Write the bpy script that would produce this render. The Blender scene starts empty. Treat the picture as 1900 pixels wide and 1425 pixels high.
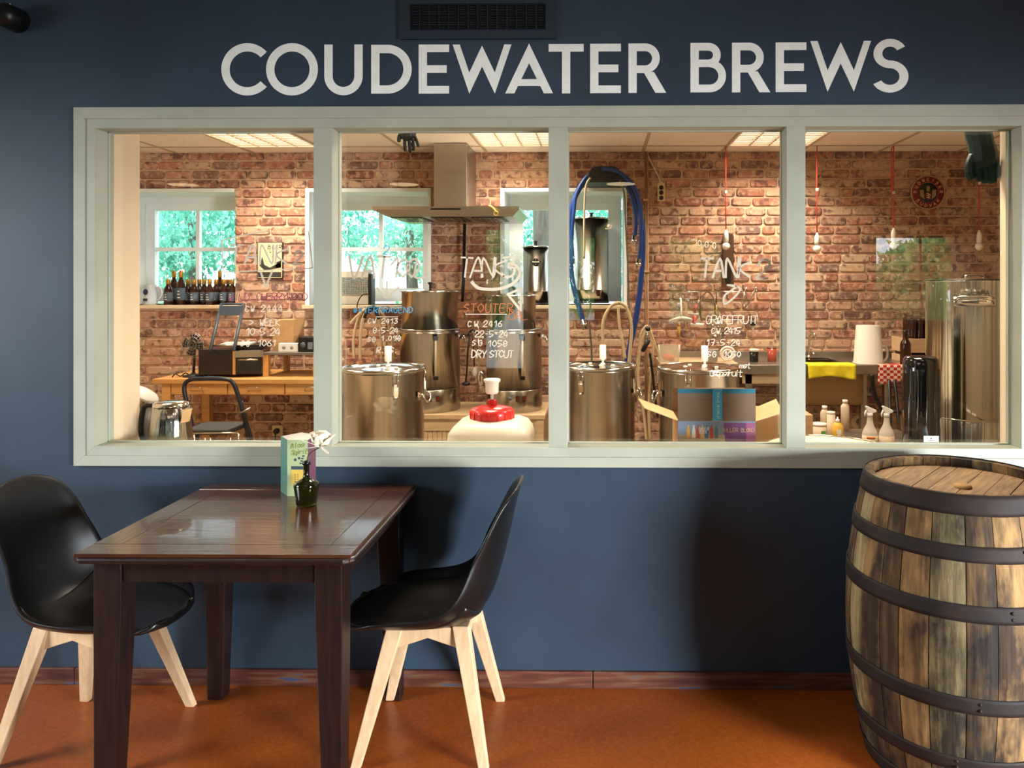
import bpy, bmesh, math, random
from mathutils import Vector, Matrix, Euler
R = random.Random(7)
PI = math.pi
scn = bpy.context.scene
COL = scn.collection

# ------------------------------------------------------------------ camera
F, CX, CY, CD, EYE = 1440.0, 1092.0, 527.0, 2.9, 1.505
YAW = math.radians(0.8)
cam_d = bpy.data.cameras.new('camera'); cam = bpy.data.objects.new('camera', cam_d); COL.objects.link(cam)
cam.location = (0, -CD, EYE); cam.rotation_euler = (PI/2, 0, YAW)
cam_d.sensor_width = 36; cam_d.lens = F/1900*36
cam_d.shift_x = (950-CX)/1900; cam_d.shift_y = (CY-712.5)/1900
cam_d.clip_start = .02; cam_d.clip_end = 300
scn.camera = cam
def at(u, v, d):
    """point on the plane y = d - 2.9 seen at photo position (u, v)"""
    x, z = (u-CX)/F, -(v-CY)/F
    dx = x*math.cos(YAW) - math.sin(YAW); dy = x*math.sin(YAW) + math.cos(YAW)
    k = d/dy
    return Vector((dx*k, d-CD, EYE + z*k))
def X(u, d): return at(u, CY, d).x
def Z(v, d, u=1100): return at(u, v, d).z

# ------------------------------------------------------------------ world, sun, lamps, exposure
W = bpy.data.worlds.new('sky'); scn.world = W; W.use_nodes = True
wn = W.node_tree.nodes; bg = wn['Background']
sky = wn.new('ShaderNodeTexSky'); sky.sky_type = 'HOSEK_WILKIE'; sky.sun_direction = (-.35, -.6, .7); sky.turbidity = 5; sky.ground_albedo = .4
mixw = wn.new('ShaderNodeMix'); mixw.data_type = 'RGBA'; mixw.inputs[0].default_value = .55
W.node_tree.links.new(sky.outputs[0], mixw.inputs[6]); mixw.inputs[7].default_value = (.8, .95, 1.0, 1)
W.node_tree.links.new(mixw.outputs[2], bg.inputs[0]); bg.inputs[1].default_value = 6.5
def sun(name, e, col, rot, ang):
    d = bpy.data.lights.new(name, 'SUN'); d.energy = e; d.color = col; d.angle = ang
    o = bpy.data.objects.new(name, d); COL.objects.link(o); o.rotation_euler = rot; return o
sun('sun', 4.0, (1, .96, .86), (math.radians(48), 0, math.radians(-28)), .01)
def area(name, loc, aim, sx, sy, e, col, spread=180, shape='RECTANGLE'):
    d = bpy.data.lights.new(name, 'AREA'); d.shape = shape; d.size = sx
    if shape == 'RECTANGLE': d.size_y = sy
    d.energy = e; d.color = col; d.spread = math.radians(spread)
    o = bpy.data.objects.new(name, d); COL.objects.link(o); o.location = loc
    o.rotation_euler = (Vector(aim)-Vector(loc)).to_track_quat('-Z', 'Y').to_euler(); return o
# dining side: daylight from the left wall opening, then two added fill lamps
area('daylight_left', (-4.45, -1.95, 1.75), (.3, 0, -.6), 1.5, 1.3, 42, (.93, .96, 1), 80)
area('right_fill', (4.45, -3.75, .95), (.3, 0, -.35), 1.3, .9, 135, (.9, .95, 1), 64)  # added fill lamp brightening the lower wall, no known window on this side
area('overhead_fill', (-.4, -2.0, 2.86), (-.1, -.6, 0), 1.2, .5, 6, (1, .92, .8), 150)  # added unseen fill from above for table, floor and lettering
# brewery ceiling fittings (light of the louvred luminaires)
LUM = [(-2.7, 2.49), (-.93, 2.49), (.87, 2.49), (-2.7, .7), (-.93, .7), (.87, .7)]
CEIL = 2.515
scn.view_settings.view_transform = 'Standard'; scn.view_settings.look = 'None'
scn.view_settings.exposure = 0; scn.view_settings.gamma = 1; scn.view_settings.use_curve_mapping = False

# ------------------------------------------------------------------ helpers
class MB:
    def __init__(s): s.v = []; s.f = []; s.m = []; s.sm = []
    def add(s, vs, fs, mi=0, smooth=False, M=None):
        b = len(s.v)
        s.v += [tuple(M @ Vector(p)) if M else tuple(p) for p in vs]
        for f in fs: s.f.append(tuple(b+i for i in f)); s.m.append(mi); s.sm.append(smooth)
        return s
    def box(s, a, b, mi=0, M=None):
        x0, x1 = sorted((a[0], b[0])); y0, y1 = sorted((a[1], b[1])); z0, z1 = sorted((a[2], b[2]))
        return s.add([(x0,y0,z0),(x1,y0,z0),(x1,y1,z0),(x0,y1,z0),(x0,y0,z1),(x1,y0,z1),(x1,y1,z1),(x0,y1,z1)],
              [(3,2,1,0),(4,5,6,7),(0,1,5,4),(1,2,6,5),(2,3,7,6),(3,0,4,7)], mi, M=M)
    def lathe(s, prof, c=(0,0,0), n=32, mi=0, M=None, smooth=True, a0=0, a1=2*PI):
        full = abs(a1-a0-2*PI) < 1e-6; k = n if full else n+1
        vs = []; fs = []
        for r, z in prof:
            for i in range(k):
                a = a0+(a1-a0)*i/n; vs.append((c[0]+r*math.cos(a), c[1]+r*math.sin(a), c[2]+z))
        for j in range(len(prof)-1):
            for i in range(n):
                i2 = (i+1) % k
                fs.append((j*k+i, j*k+i2, (j+1)*k+i2, (j+1)*k+i))
        s.add(vs, fs, mi, smooth, M)
        return s
    def cyl(s, c, r, z0, z1, n=24, mi=0, M=None, r1=None):
        r1 = r if r1 is None else r1
        return s.lathe([(0,z0),(r,z0),(r,z0),(r1,z1),(r1,z1),(0,z1)], c, n, mi, M)
    def tube(s, pts, r, n=8, mi=0, cap=True):
        pts = [Vector(p) for p in pts]; rs = r if isinstance(r, (list, tuple)) else [r]*len(pts)
        vs = []; fs = []; up = None
        for i, p in enumerate(pts):
            t = (pts[min(i+1, len(pts)-1)]-pts[max(i-1, 0)]).normalized()
            if up is None: up = Vector((0,0,1)) if abs(t.z) < .9 else Vector((0,1,0))
            a = t.cross(up)
            if a.length < 1e-5: a = t.orthogonal()
            a.normalize(); b = a.cross(t).normalized(); up = b
            for k in range(n):
                q = 2*PI*k/n; vs.append(p+a*math.cos(q)*rs[i]+b*math.sin(q)*rs[i])
        for i in range(len(pts)-1):
            for k in range(n): k2 = (k+1) % n; fs.append((i*n+k, i*n+k2, (i+1)*n+k2, (i+1)*n+k))
        s.add(vs, fs, mi, True)
        if cap:
            L = len(pts)-1
            s.add(vs[:n], [tuple(range(n))], mi); s.add(vs[L*n:], [tuple(reversed(range(n)))], mi)
        return s
    def prism(s, poly, h0, h1, ax='z', mi=0, M=None):
        """poly: 2-D outline; extruded along ax between h0 and h1"""
        def q(p, h): return {'z': (p[0], p[1], h), 'y': (p[0], h, p[1]), 'x': (h, p[0], p[1])}[ax]
        n = len(poly); vs = [q(p, h0) for p in poly]+[q(p, h1) for p in poly]
        fs = [tuple(reversed(range(n))), tuple(range(n, 2*n))]+[(i, (i+1) % n, n+(i+1) % n, n+i) for i in range(n)]
        return s.add(vs, fs, mi, M=M)
    def sphere(s, c, r, n=16, m=10, mi=0, sc=(1,1,1)):
        vs = []; fs = []
        for j in range(m+1):
            a = PI*j/m
            for i in range(n):
                b = 2*PI*i/n; vs.append((c[0]+r*sc[0]*math.sin(a)*math.cos(b), c[1]+r*sc[1]*math.sin(a)*math.sin(b), c[2]-r*sc[2]*math.cos(a)))
        for j in range(m):
            for i in range(n): fs.append((j*n+i, j*n+(i+1) % n, (j+1)*n+(i+1) % n, (j+1)*n+i))
        return s.add(vs, fs, mi, True)
    def mesh(s, name, mats, off=(0,0,0)):
        me = bpy.data.meshes.new(name); o = Vector(off)
        me.from_pydata([tuple(Vector(p)-o) for p in s.v], [], s.f)
        me.polygons.foreach_set('material_index', s.m); me.polygons.foreach_set('use_smooth', s.sm)
        for m in (mats if isinstance(mats, (list, tuple)) else [mats]): me.materials.append(m)
        bm = bmesh.new(); bm.from_mesh(me); bmesh.ops.remove_doubles(bm, verts=bm.verts, dist=1e-5)
        bmesh.ops.recalc_face_normals(bm, faces=bm.faces); bm.to_mesh(me); bm.free()
        return me
def wloc(o):
    v = Vector((0,0,0))
    while o: v = v+o.location; o = o.parent
    return v
def part(name, mb, mat, parent=None, bev=0, world=True, sub=0, loc=None):
    base = wloc(parent) if (parent and world) else Vector((0,0,0))
    if loc is not None: base = Vector(loc)
    o = bpy.data.objects.new(name, mb.mesh(name, mat, base) if isinstance(mb, MB) else mb)
    COL.objects.link(o); o.parent = parent
    if loc is not None: o.location = loc
    if bev:
        m = o.modifiers.new('bevel', 'BEVEL'); m.width = bev; m.segments = 2; m.limit_method = 'ANGLE'; m.angle_limit = math.radians(40)
        for p in o.data.polygons: p.use_smooth = p.use_smooth
    if sub:
        m = o.modifiers.new('sub', 'SUBSURF'); m.levels = m.render_levels = sub
    return o
def tag(o, label, cat, group=None, kind=None):
    if label: o['label'] = label
    if cat: o['category'] = cat
    if group: o['group'] = group
    if kind: o['kind'] = kind
    return o
def root(name, loc, label, cat, group=None):
    o = bpy.data.objects.new(name, None); COL.objects.link(o); o.location = loc; o.empty_display_size = .05
    return tag(o, label, cat, group)
def thing(name, mb, mat, loc, label, cat, group=None, bev=0):
    return tag(part(name, mb, mat, None, bev, loc=loc), label, cat, group)
def struct(name, mb, mat, parent=None, bev=0):
    o = part(name, mb, mat, parent, bev)
    if not parent: o['kind'] = 'structure'
    return o
def sroot(name, loc=(0,0,0)):
    o = bpy.data.objects.new(name, None); COL.objects.link(o); o.location = loc; o['kind'] = 'structure'; return o
def dup(o, loc, rz=None, label=None, parent=None):
    c = o.copy(); COL.objects.link(c)
    if parent is None:
        c.location = loc
        if rz is not None: c.rotation_euler = (0, 0, rz)
        if label: c['label'] = label
    else: c.parent = parent
    for ch in list(o.children): dup(ch, None, parent=c)
    return c
def smooth(pts, k=6):
    P = [Vector(p) for p in pts]; out = []
    for i in range(len(P)-1):
        a, b, c, d = P[max(i-1,0)], P[i], P[i+1], P[min(i+2,len(P)-1)]
        for j in range(k):
            t = j/k
            out.append(.5*((2*b)+(c-a)*t+(2*a-5*b+4*c-d)*t*t+(3*b-a-3*c+d)*t**3))
    out.append(P[-1]); return out
def rrect(x0, y0, x1, y1, r, n=4):
    out = []
    for cx, cy, a in ((x1-r,y0+r,-PI/2),(x1-r,y1-r,0),(x0+r,y1-r,PI/2),(x0+r,y0+r,PI)):
        for i in range(n+1): q = a+PI/2*i/n; out.append((cx+r*math.cos(q), cy+r*math.sin(q)))
    return out

# ------------------------------------------------------------------ materials
def srgb(c):
    if isinstance(c, str): c = [int(c[i:i+2], 16)/255 for i in (0, 2, 4)]
    return tuple(x/12.92 if x <= .04045 else ((x+.055)/1.055)**2.4 for x in c)
MC = {}
def mat(name, c1, c2=None, rough=.5, metal=0, scale=8, stretch=(1,1,1), bump=0, contrast=(.35,.65), trans=0, alpha=1, emit=0, spec=.5,
        rand=0, coat=0, detail=4, ior=1.45, sss=0):
    if name in MC: return MC[name]
    m = bpy.data.materials.new(name); m.use_nodes = True; N = m.node_tree.nodes; L = m.node_tree.links
    b = N['Principled BSDF']; a = srgb(c1)
    b.inputs['Roughness'].default_value = rough; b.inputs['Metallic'].default_value = metal
    b.inputs['Transmission Weight'].default_value = trans; b.inputs['IOR'].default_value = ior; b.inputs['Alpha'].default_value = alpha
    b.inputs['Specular IOR Level'].default_value = spec; b.inputs['Coat Weight'].default_value = coat
    if emit: b.inputs['Emission Color'].default_value = (*a, 1); b.inputs['Emission Strength'].default_value = emit
    tc = N.new('ShaderNodeTexCoord'); mp = N.new('ShaderNodeMapping'); mp.inputs['Scale'].default_value = stretch
    L.new(tc.outputs['Object'], mp.inputs[0])
    nz = N.new('ShaderNodeTexNoise'); nz.inputs['Scale'].default_value = scale; nz.inputs['Detail'].default_value = detail
    oi = N.new('ShaderNodeObjectInfo'); nz.noise_dimensions = '4D'
    ml = N.new('ShaderNodeMath'); ml.operation = 'MULTIPLY'; ml.inputs[1].default_value = 37.0; L.new(oi.outputs['Random'], ml.inputs[0]); L.new(ml.outputs[0], nz.inputs['W'])
    L.new(mp.outputs[0], nz.inputs['Vector'])
    out = None
    if c2 is not None:
        r = N.new('ShaderNodeValToRGB'); r.color_ramp.elements[0].position = contrast[0]; r.color_ramp.elements[1].position = contrast[1]
        r.color_ramp.elements[0].color = (*a, 1); r.color_ramp.elements[1].color = (*srgb(c2), 1)
        L.new(nz.outputs['Fac'], r.inputs[0]); out = r.outputs[0]
    else: b.inputs['Base Color'].default_value = (*a, 1)
    if rand:
        hs = N.new('ShaderNodeHueSaturation'); mr = N.new('ShaderNodeMapRange'); mr.inputs[3].default_value = 1-rand; mr.inputs[4].default_value = 1+rand
        L.new(oi.outputs['Random'], mr.inputs[0]); L.new(mr.outputs[0], hs.inputs['Value'])
        if out: L.new(out, hs.inputs['Color'])
        else: hs.inputs['Color'].default_value = (*a, 1)
        out = hs.outputs[0]
    if out: L.new(out, b.inputs['Base Color'])
    if bump:
        bp = N.new('ShaderNodeBump'); bp.inputs['Strength'].default_value = bump; bp.inputs['Distance'].default_value = .01
        L.new(nz.outputs['Fac'], bp.inputs['Height']); L.new(bp.outputs[0], b.inputs['Normal'])
    MC[name] = m; return m

blue = mat('blue_wall_paint', '2b3845', '30404f', .45, scale=3, bump=.02, spec=.4)
blue_d = mat('blue_vent_paint', '1b2a36', rough=.5)
letterw = mat('white_letter_paint', 'e6ebe2', 'eef1ea', .6, scale=30)
framew = mat('frame_paint', '9fa18f', 'a8aa98', .42, scale=6, bump=.02)
cream = mat('cream_wall_paint', 'dcc7a4', 'e0ccaa', .6, scale=5)
white_w = mat('window_white_paint', 'e4ecec', 'ecf2f2', .4, scale=8)
mortar = mat('mortar', 'd6b798', 'c3a284', .9, scale=30, bump=.3)
ceil_t = mat('ceiling_tile_face', 'ebdcc8', 'f0e2d0', .85, scale=120, bump=.05)
ceil_g = mat('ceiling_grid', 'b49c80', rough=.6)
black = mat('black_plastic', '0c0c0d', '141414', .4, scale=20)
chairblack = mat('chair_black_shell', '0b0b0c', '0f0f10', .38, scale=20)
seatblack = mat('black_leatherette', '12100e', '191613', .33, scale=60, bump=.05)
steel = mat('brushed_steel', 'b8b2a6', 'a8a194', .22, 1, scale=9, stretch=(6,6,.15))
steel_l = mat('polished_steel', 'd0cabd', rough=.12, metal=1)
steel_m = mat('hood_steel', 'aba69c', 'a8a399', .34, 1, scale=9, stretch=(.3,.3,6))
steel_mir = mat('mirror_steel', 'b8b6ae', 'a8a59c', .19, 1, scale=3, stretch=(9,9,.03), bump=1.0)
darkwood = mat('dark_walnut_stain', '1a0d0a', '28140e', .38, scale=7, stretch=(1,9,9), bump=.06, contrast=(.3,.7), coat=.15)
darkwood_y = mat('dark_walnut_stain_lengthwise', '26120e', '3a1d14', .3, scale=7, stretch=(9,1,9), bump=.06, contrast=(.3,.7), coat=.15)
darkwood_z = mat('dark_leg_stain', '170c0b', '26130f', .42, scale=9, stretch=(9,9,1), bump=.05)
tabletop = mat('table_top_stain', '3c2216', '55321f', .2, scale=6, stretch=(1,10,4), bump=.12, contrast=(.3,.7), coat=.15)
tabletop_y = mat('table_top_stain_crosswise', '38201a', '4e2c1f', .2, scale=6, stretch=(10,1,4), bump=.12, contrast=(.3,.7), coat=.15)
beech = mat('beech_wood', 'c9a57c', 'dcbc94', .5, scale=8, stretch=(9,9,1.2), contrast=(.3,.7), bump=.05)
pine = mat('pine_wood', 'c08a4c', 'd19c5c', .5, scale=6, stretch=(1,8,8), contrast=(.3,.7))
palewood = mat('pale_bench_wood', 'b79a74', 'c6aa84', .6, scale=6, stretch=(1,8,8))
cardboard = mat('cardboard', 'b08658', 'bd9364', .8, scale=14, bump=.05)
white_p = mat('white_plastic', 'e4ddd0', rough=.4)
frost = mat('frosted_plastic', 'e6dccb', rough=.45, alpha=.62)
hose_c = mat('clear_hose', 'cdb48c', rough=.3, alpha=.85)
blue_h = mat('blue_hose', '12336e', '173b7c', .4, scale=20)
amber = mat('amber_glass', '3a1c0c', '2a1409', .12, scale=4)
redp = mat('red_plastic', 'cf2318', rough=.3, coat=.3)
cordm = mat('red_fabric_cord', 'd23a26', rough=.7)
bulb_m = mat('white_bulb_glass', 'f1e6d4', rough=.2)
soil = mat('ground_soil', '5b7a46', '7fa05e', .9, scale=2)
trunk_m = mat('tree_bark', '6a6a60', '4a463e', .9, scale=6, stretch=(4,4,.6), bump=.4)
leaf_m = mat('tree_leaf', '50b4a0', 'a6e6d6', .5, scale=1.2, contrast=(.4,.6), rand=.12)
leaf2_m = mat('bush_leaf', '5ca868', 'a6dc98', .5, scale=2.2, contrast=(.4,.6), rand=.1)
for m_ in (leaf_m, leaf2_m):
    N_ = m_.node_tree.nodes; L_ = m_.node_tree.links; b_ = N_['Principled BSDF']; tr_ = N_.new('ShaderNodeBsdfTranslucent'); mx_ = N_.new('ShaderNodeMixShader'); mx_.inputs[0].default_value = .5
    L_.new(b_.inputs['Base Color'].links[0].from_socket, tr_.inputs[0]); L_.new(b_.outputs[0], mx_.inputs[1]); L_.new(tr_.outputs[0], mx_.inputs[2]); L_.new(mx_.outputs[0], N_['Material Output'].inputs[0])
rail_m = mat('fence_paint', 'd8dcd8', rough=.6)
asph = mat('paving', '8d8a86', 'a09c96', .9, scale=9)

def brick_mat():
    m = bpy.data.materials.new('old_brick'); m.use_nodes = True; N = m.node_tree.nodes; L = m.node_tree.links; b = N['Principled BSDF']
    b.inputs['Roughness'].default_value = .85; b.inputs['Specular IOR Level'].default_value = .2
    g = N.new('ShaderNodeNewGeometry'); oi = N.new('ShaderNodeObjectInfo')
    a = N.new('ShaderNodeMath'); a.operation = 'MULTIPLY_ADD'; a.inputs[1].default_value = 13.7
    L.new(g.outputs['Random Per Island'], a.inputs[0]); L.new(oi.outputs['Random'], a.inputs[2])
    fr = N.new('ShaderNodeMath'); fr.operation = 'FRACT'; L.new(a.outputs[0], fr.inputs[0])
    r = N.new('ShaderNodeValToRGB'); cr = r.color_ramp; cr.interpolation = 'LINEAR'
    cols = ['94604c', 'a8705a', '6a5048', 'b47a60', 'c4a286', 'a26a56', 'c9ab8c', 'ab7a66', '7c625a', 'ad7762', 'bf9f84', '8e665a']
    while len(cr.elements) < len(cols): cr.elements.new(.5)
    for i, c in enumerate(cols): cr.elements[i].position = i/(len(cols)-1); cr.elements[i].color = (*srgb(c), 1)
    L.new(fr.outputs[0], r.inputs[0])
    nz = N.new('ShaderNodeTexNoise'); nz.inputs['Scale'].default_value = 26; nz.inputs['Detail'].default_value = 5; nz.inputs['Roughness'].default_value = .65
    L.new(g.outputs['Position'], nz.inputs['Vector'])
    r2 = N.new('ShaderNodeValToRGB'); r2.color_ramp.elements[0].position = .475; r2.color_ramp.elements[1].position = .62
    r2.color_ramp.elements[0].color = (0,0,0,1); r2.color_ramp.elements[1].color = (.75,.75,.75,1)
    L.new(nz.outputs['Fac'], r2.inputs[0])
    mx = N.new('ShaderNodeMix'); mx.data_type = 'RGBA'; L.new(r2.outputs[0], mx.inputs[0]); L.new(r.outputs[0], mx.inputs[6]); mx.inputs[7].default_value = (*srgb('d3b392'), 1)
    n2 = N.new('ShaderNodeTexNoise'); n2.inputs['Scale'].default_value = 19; n2.inputs['Detail'].default_value = 3; L.new(g.outputs['Position'], n2.inputs['Vector'])
    r3 = N.new('ShaderNodeValToRGB'); r3.color_ramp.elements[0].position = .36; r3.color_ramp.elements[1].position = .46
    r3.color_ramp.elements[0].color = (.85,.85,.85,1); r3.color_ramp.elements[1].color = (0,0,0,1); L.new(n2.outputs['Fac'], r3.inputs[0])
    m2 = N.new('ShaderNodeMix'); m2.data_type = 'RGBA'; L.new(r3.outputs[0], m2.inputs[0]); L.new(mx.outputs[2], m2.inputs[6]); m2.inputs[7].default_value = (*srgb('6a4a42'), 1)
    L.new(m2.outputs[2], b.inputs['Base Color'])
    bp = N.new('ShaderNodeBump'); bp.inputs['Strength'].default_value = .5; bp.inputs['Distance'].default_value = .006; L.new(nz.outputs['Fac'], bp.inputs['Height']); L.new(bp.outputs[0], b.inputs['Normal'])
    return m
brick_m = brick_mat()

def glass_mat(name, base, tint=(1,1,1)):
    m = bpy.data.materials.new(name); m.use_nodes = True; N = m.node_tree.nodes; L = m.node_tree.links; N.remove(N['Principled BSDF'])
    lw = N.new('ShaderNodeLayerWeight'); lw.inputs['Blend'].default_value = .5
    p = N.new('ShaderNodeMath'); p.operation = 'POWER'; p.inputs[1].default_value = 5; L.new(lw.outputs['Facing'], p.inputs[0])
    q = N.new('ShaderNodeMath'); q.operation = 'MULTIPLY_ADD'; q.inputs[1].default_value = 1-base; q.inputs[2].default_value = base; L.new(p.outputs[0], q.inputs[0])
    t = N.new('ShaderNodeBsdfTransparent'); t.inputs[0].default_value = (*tint, 1); gl = N.new('ShaderNodeBsdfGlossy'); gl.inputs['Roughness'].default_value = 0.0
    mx = N.new('ShaderNodeMixShader'); L.new(q.outputs[0], mx.inputs[0]); L.new(t.outputs[0], mx.inputs[1]); L.new(gl.outputs[0], mx.inputs[2])
    L.new(mx.outputs[0], N['Material Output'].inputs[0]); return m
pane_m = glass_mat('window_glass', .085)
pane_b = glass_mat('garden_window_glass', .02)
clear_m = glass_mat('clear_glass', .06, (.9, .92, .9))
green_g = glass_mat('green_bottle_glass', .06, (.16, .15, .06))

# ------------------------------------------------------------------ structure: dining side
WX0, WX1 = X(142, 2.9), X(1932, 2.9)     # casing outer edges
WZ0, WZ1 = EYE-.682, EYE+.663
CAS = .044
IX0, IX1, IZ0, IZ1 = WX0+CAS, WX1-CAS, WZ0+.038, WZ1-.043
def wall_holes(mb, x0, x1, z0, z1, y0, y1, holes):
    xs = sorted({x0, x1, *[h[0] for h in holes], *[h[1] for h in holes]}); zs = sorted({z0, z1, *[h[2] for h in holes], *[h[3] for h in holes]})
    for i in range(len(xs)-1):
        for j in range(len(zs)-1):
            cx, cz = (xs[i]+xs[i+1])/2, (zs[j]+zs[j+1])/2
            if any(h[0] < cx < h[1] and h[2] < cz < h[3] for h in holes): continue
            mb.box((xs[i], y0, zs[j]), (xs[i+1], y1, zs[j+1]))
    return mb
mb = MB(); wall_holes(mb, -4.6, 4.6, 0, 2.9, 0, .05, [(IX0, IX1, IZ0, IZ1)]); struct('wall_front', mb, blue)
mb = MB(); wall_holes(mb, -4.6, 4.6, 0, 2.9, .05, .1, [(IX0, IX1, IZ0, IZ1)]); struct('wall_partition', mb, cream)
floor_m = mat('cork_floor', '854216', '9e501c', .3, scale=70, bump=.04, contrast=(.3,.7), spec=.4)
def floor_patch(m):
    N = m.node_tree.nodes; L = m.node_tree.links
    n2 = N.new('ShaderNodeTexNoise'); n2.inputs['Scale'].default_value = 1.6; tc = [n for n in N if n.type == 'TEX_COORD'][0]; L.new(tc.outputs['Object'], n2.inputs['Vector'])
    vo = N.new('ShaderNodeTexVoronoi'); vo.inputs['Scale'].default_value = 140; L.new(tc.outputs['Object'], vo.inputs['Vector'])
    r = N.new('ShaderNodeValToRGB'); r.color_ramp.elements[0].position = .05; r.color_ramp.elements[1].position = .14
    r.color_ramp.elements[0].color = (.35,.3,.25,1); r.color_ramp.elements[1].color = (1,1,1,1); L.new(vo.outputs['Distance'], r.inputs[0])
    mx = N.new('ShaderNodeMix'); mx.data_type = 'RGBA'; mx.blend_type = 'MULTIPLY'; mx.inputs[0].default_value = .8
    b = N['Principled BSDF']; src = b.inputs['Base Color'].links[0].from_socket
    L.new(src, mx.inputs[6]); L.new(r.outputs[0], mx.inputs[7]); L.new(mx.outputs[2], b.inputs['Base Color'])
floor_patch(floor_m)
struct('floor', MB().box((-4.6, -7.2, -.1), (4.6, 0, 0)), floor_m)
struct('ceiling', MB().box((-4.6, -7.2, 2.9), (4.6, .1, 3.0)), mat('dining_ceiling', 'a8a49a', rough=.8))
tanw = mat('dining_wall_paint', '5d5448', rough=.7)
# baseboard, worn
bb = bpy.data.materials.new('worn_baseboard'); bb.use_nodes = True
N_ = bb.node_tree.nodes; L_ = bb.node_tree.links; b_ = N_['Principled BSDF']; b_.inputs['Roughness'].default_value = .6
t_ = N_.new('ShaderNodeTexCoord'); mp_ = N_.new('ShaderNodeMapping'); mp_.inputs['Scale'].default_value = (1.2, 1, 14); L_.new(t_.outputs['Object'], mp_.inputs[0])
nz_ = N_.new('ShaderNodeTexNoise'); nz_.inputs['Scale'].default_value = 4; nz_.inputs['Detail'].default_value = 5; L_.new(mp_.outputs[0], nz_.inputs['Vector'])
r_ = N_.new('ShaderNodeValToRGB'); L_.new(nz_.outputs['Fac'], r_.inputs[0]); cr_ = r_.color_ramp
for i, (p_, c_) in enumerate(((.3, '34180f'), (.5, '572819'), (.62, '66452f'), (.7, '34425a'))):
    if i > 1: cr_.elements.new(p_)
    cr_.elements[i].position = p_; cr_.elements[i].color = (*srgb(c_), 1)
L_.new(r_.outputs[0], b_.inputs['Base Color'])
bx0 = -4.6
for k, xe in enumerate((X(142, 2.9), X(1100, 2.9), 4.6)):
    struct('baseboard_front', MB().box((bx0+.0015, -.014, 0), (xe-.0015, 0, .062)), bb, bev=.002); bx0 = xe
# side and rear walls of the dining room
left_h = [(-2.75, -1.15, 1.1, 2.4)]
mb = MB(); hs_ = left_h
tmp = MB(); wall_holes(tmp, -7.2, 0, 0, 2.9, 4.6, 4.8, hs_)
for v in tmp.v: mb.v.append((-v[1], v[0], v[2]))
mb.f, mb.m, mb.sm = tmp.f, tmp.m, tmp.sm
struct('wall_left', mb, tanw)
mb = MB(); tmp = MB(); wall_holes(tmp, -7.2, 0, 0, 2.9, -4.8, -4.6, [(-4.5, -3.0, .45, 1.5)])
for v in tmp.v: mb.v.append((-v[1], v[0], v[2]))
mb.f, mb.m, mb.sm = tmp.f, tmp.m, tmp.sm
struct('wall_right', mb, tanw)
RD = 10.04
rear = [(X(895, RD), X(975, RD), .37, 2.25), (X(1040, RD), X(1108, RD), 1.0, 2.14), (X(1237, RD), X(1345, RD), .95, 2.14), (X(1625, RD), X(1802, RD), 1.0, 2.14), (X(1990, RD), X(2140, RD), 1.0, 2.14)]
struct('wall_rear', wall_holes(MB(), -4.6, 4.6, 0, 2.9, -7.2, -7, rear), tanw)
def window_frame(name, x0, x1, z0, z1, y, w, dpt, m, nx=1, nz=1, bar=.03, gl=pane_b, extra=None):
    r = sroot(name, ((x0+x1)/2, y, z0))
    mb = MB()
    mb.box((x0, y, z0), (x0+w, y+dpt, z1)); mb.box((x1-w, y, z0), (x1, y+dpt, z1)); mb.box((x0+w, y, z0), (x1-w, y+dpt, z0+w)); mb.box((x0+w, y, z1-w), (x1-w, y+dpt, z1))
    part('window_frame', mb, m, r)
    gx = [x0+w+(x1-x0-2*w)*i/nx for i in range(nx+1)]; gz = [z0+w+(z1-z0-2*w)*i/nz for i in range(nz+1)]
    for i in range(1, nx): part('muntin', MB().box((gx[i]-bar/2, y+.01, z0+w), (gx[i]+bar/2, y+dpt-.01, z1-w)), m, r)
    for j in range(1, nz): part('muntin', MB().box((x0+w, y+.012, gz[j]-bar/2), (x1-w, y+dpt-.012, gz[j]+bar/2)), m, r)
    for i in range(nx):
        for j in range(nz): part('glass_pane', MB().box((gx[i], y+dpt/2-.002, gz[j]), (gx[i+1], y+dpt/2+.002, gz[j+1])), gl, r)
    return r
greyf = mat('grey_window_frame', '7d7a74', rough=.5)
for k, h in enumerate(rear): window_frame('window_%d' % (k+5), h[0], h[1], h[2], h[3], -7.13, .035, .05, greyf, 2 if k == 3 else 1)

# ------------------------------------------------------------------ the viewing window
G_Y = .072
win = sroot('window_1', (IX0, 0, IZ0))
def mitre(mb, x0, x1, z0, z1, w, y0, y1, side):
    o = [(x0,z0),(x1,z0),(x1,z1),(x0,z1)]; i = [(x0+w[0],z0+w[1]),(x1-w[0],z0+w[1]),(x1-w[0],z1-w[2]),(x0+w[0],z1-w[2])]
    k = side; k2 = (side+1) % 4
    mb.prism([o[k], o[k2], i[k2], i[k]], y0, y1, 'y'); return mb
for s in range(4): part('casing', mitre(MB(), WX0, WX1, WZ0, WZ1, (CAS, .038, .043), -.018, .0, s), framew, win, bev=.0015)
FW = .036
for s in range(4): part('frame_rail', mitre(MB(), IX0, IX1, IZ0, IZ1, (FW, FW, FW), -.014, .1, s), framew, win, bev=.001)
OX0, OX1, OZ0, OZ1 = IX0+FW, IX1-FW, IZ0+FW, IZ1-FW
mull = [(X(584,2.9), X(618,2.9)), (X(1018,2.9), X(1053,2.9)), (X(1458,2.9), X(1493,2.9)), (X(1889,2.9), X(1925,2.9))]
edges = [OX0]
for a, b in mull:
    if b < OX1: part('mullion', MB().box((a, -.012, OZ0), (b, .1, OZ1)), framew, win, bev=.001)
    edges += [a, b]
edges = edges[:8]; edges[7] = min(edges[7], OX1)
bead = mat('glazing_bead_paint', 'd8c19a', rough=.4)
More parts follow.
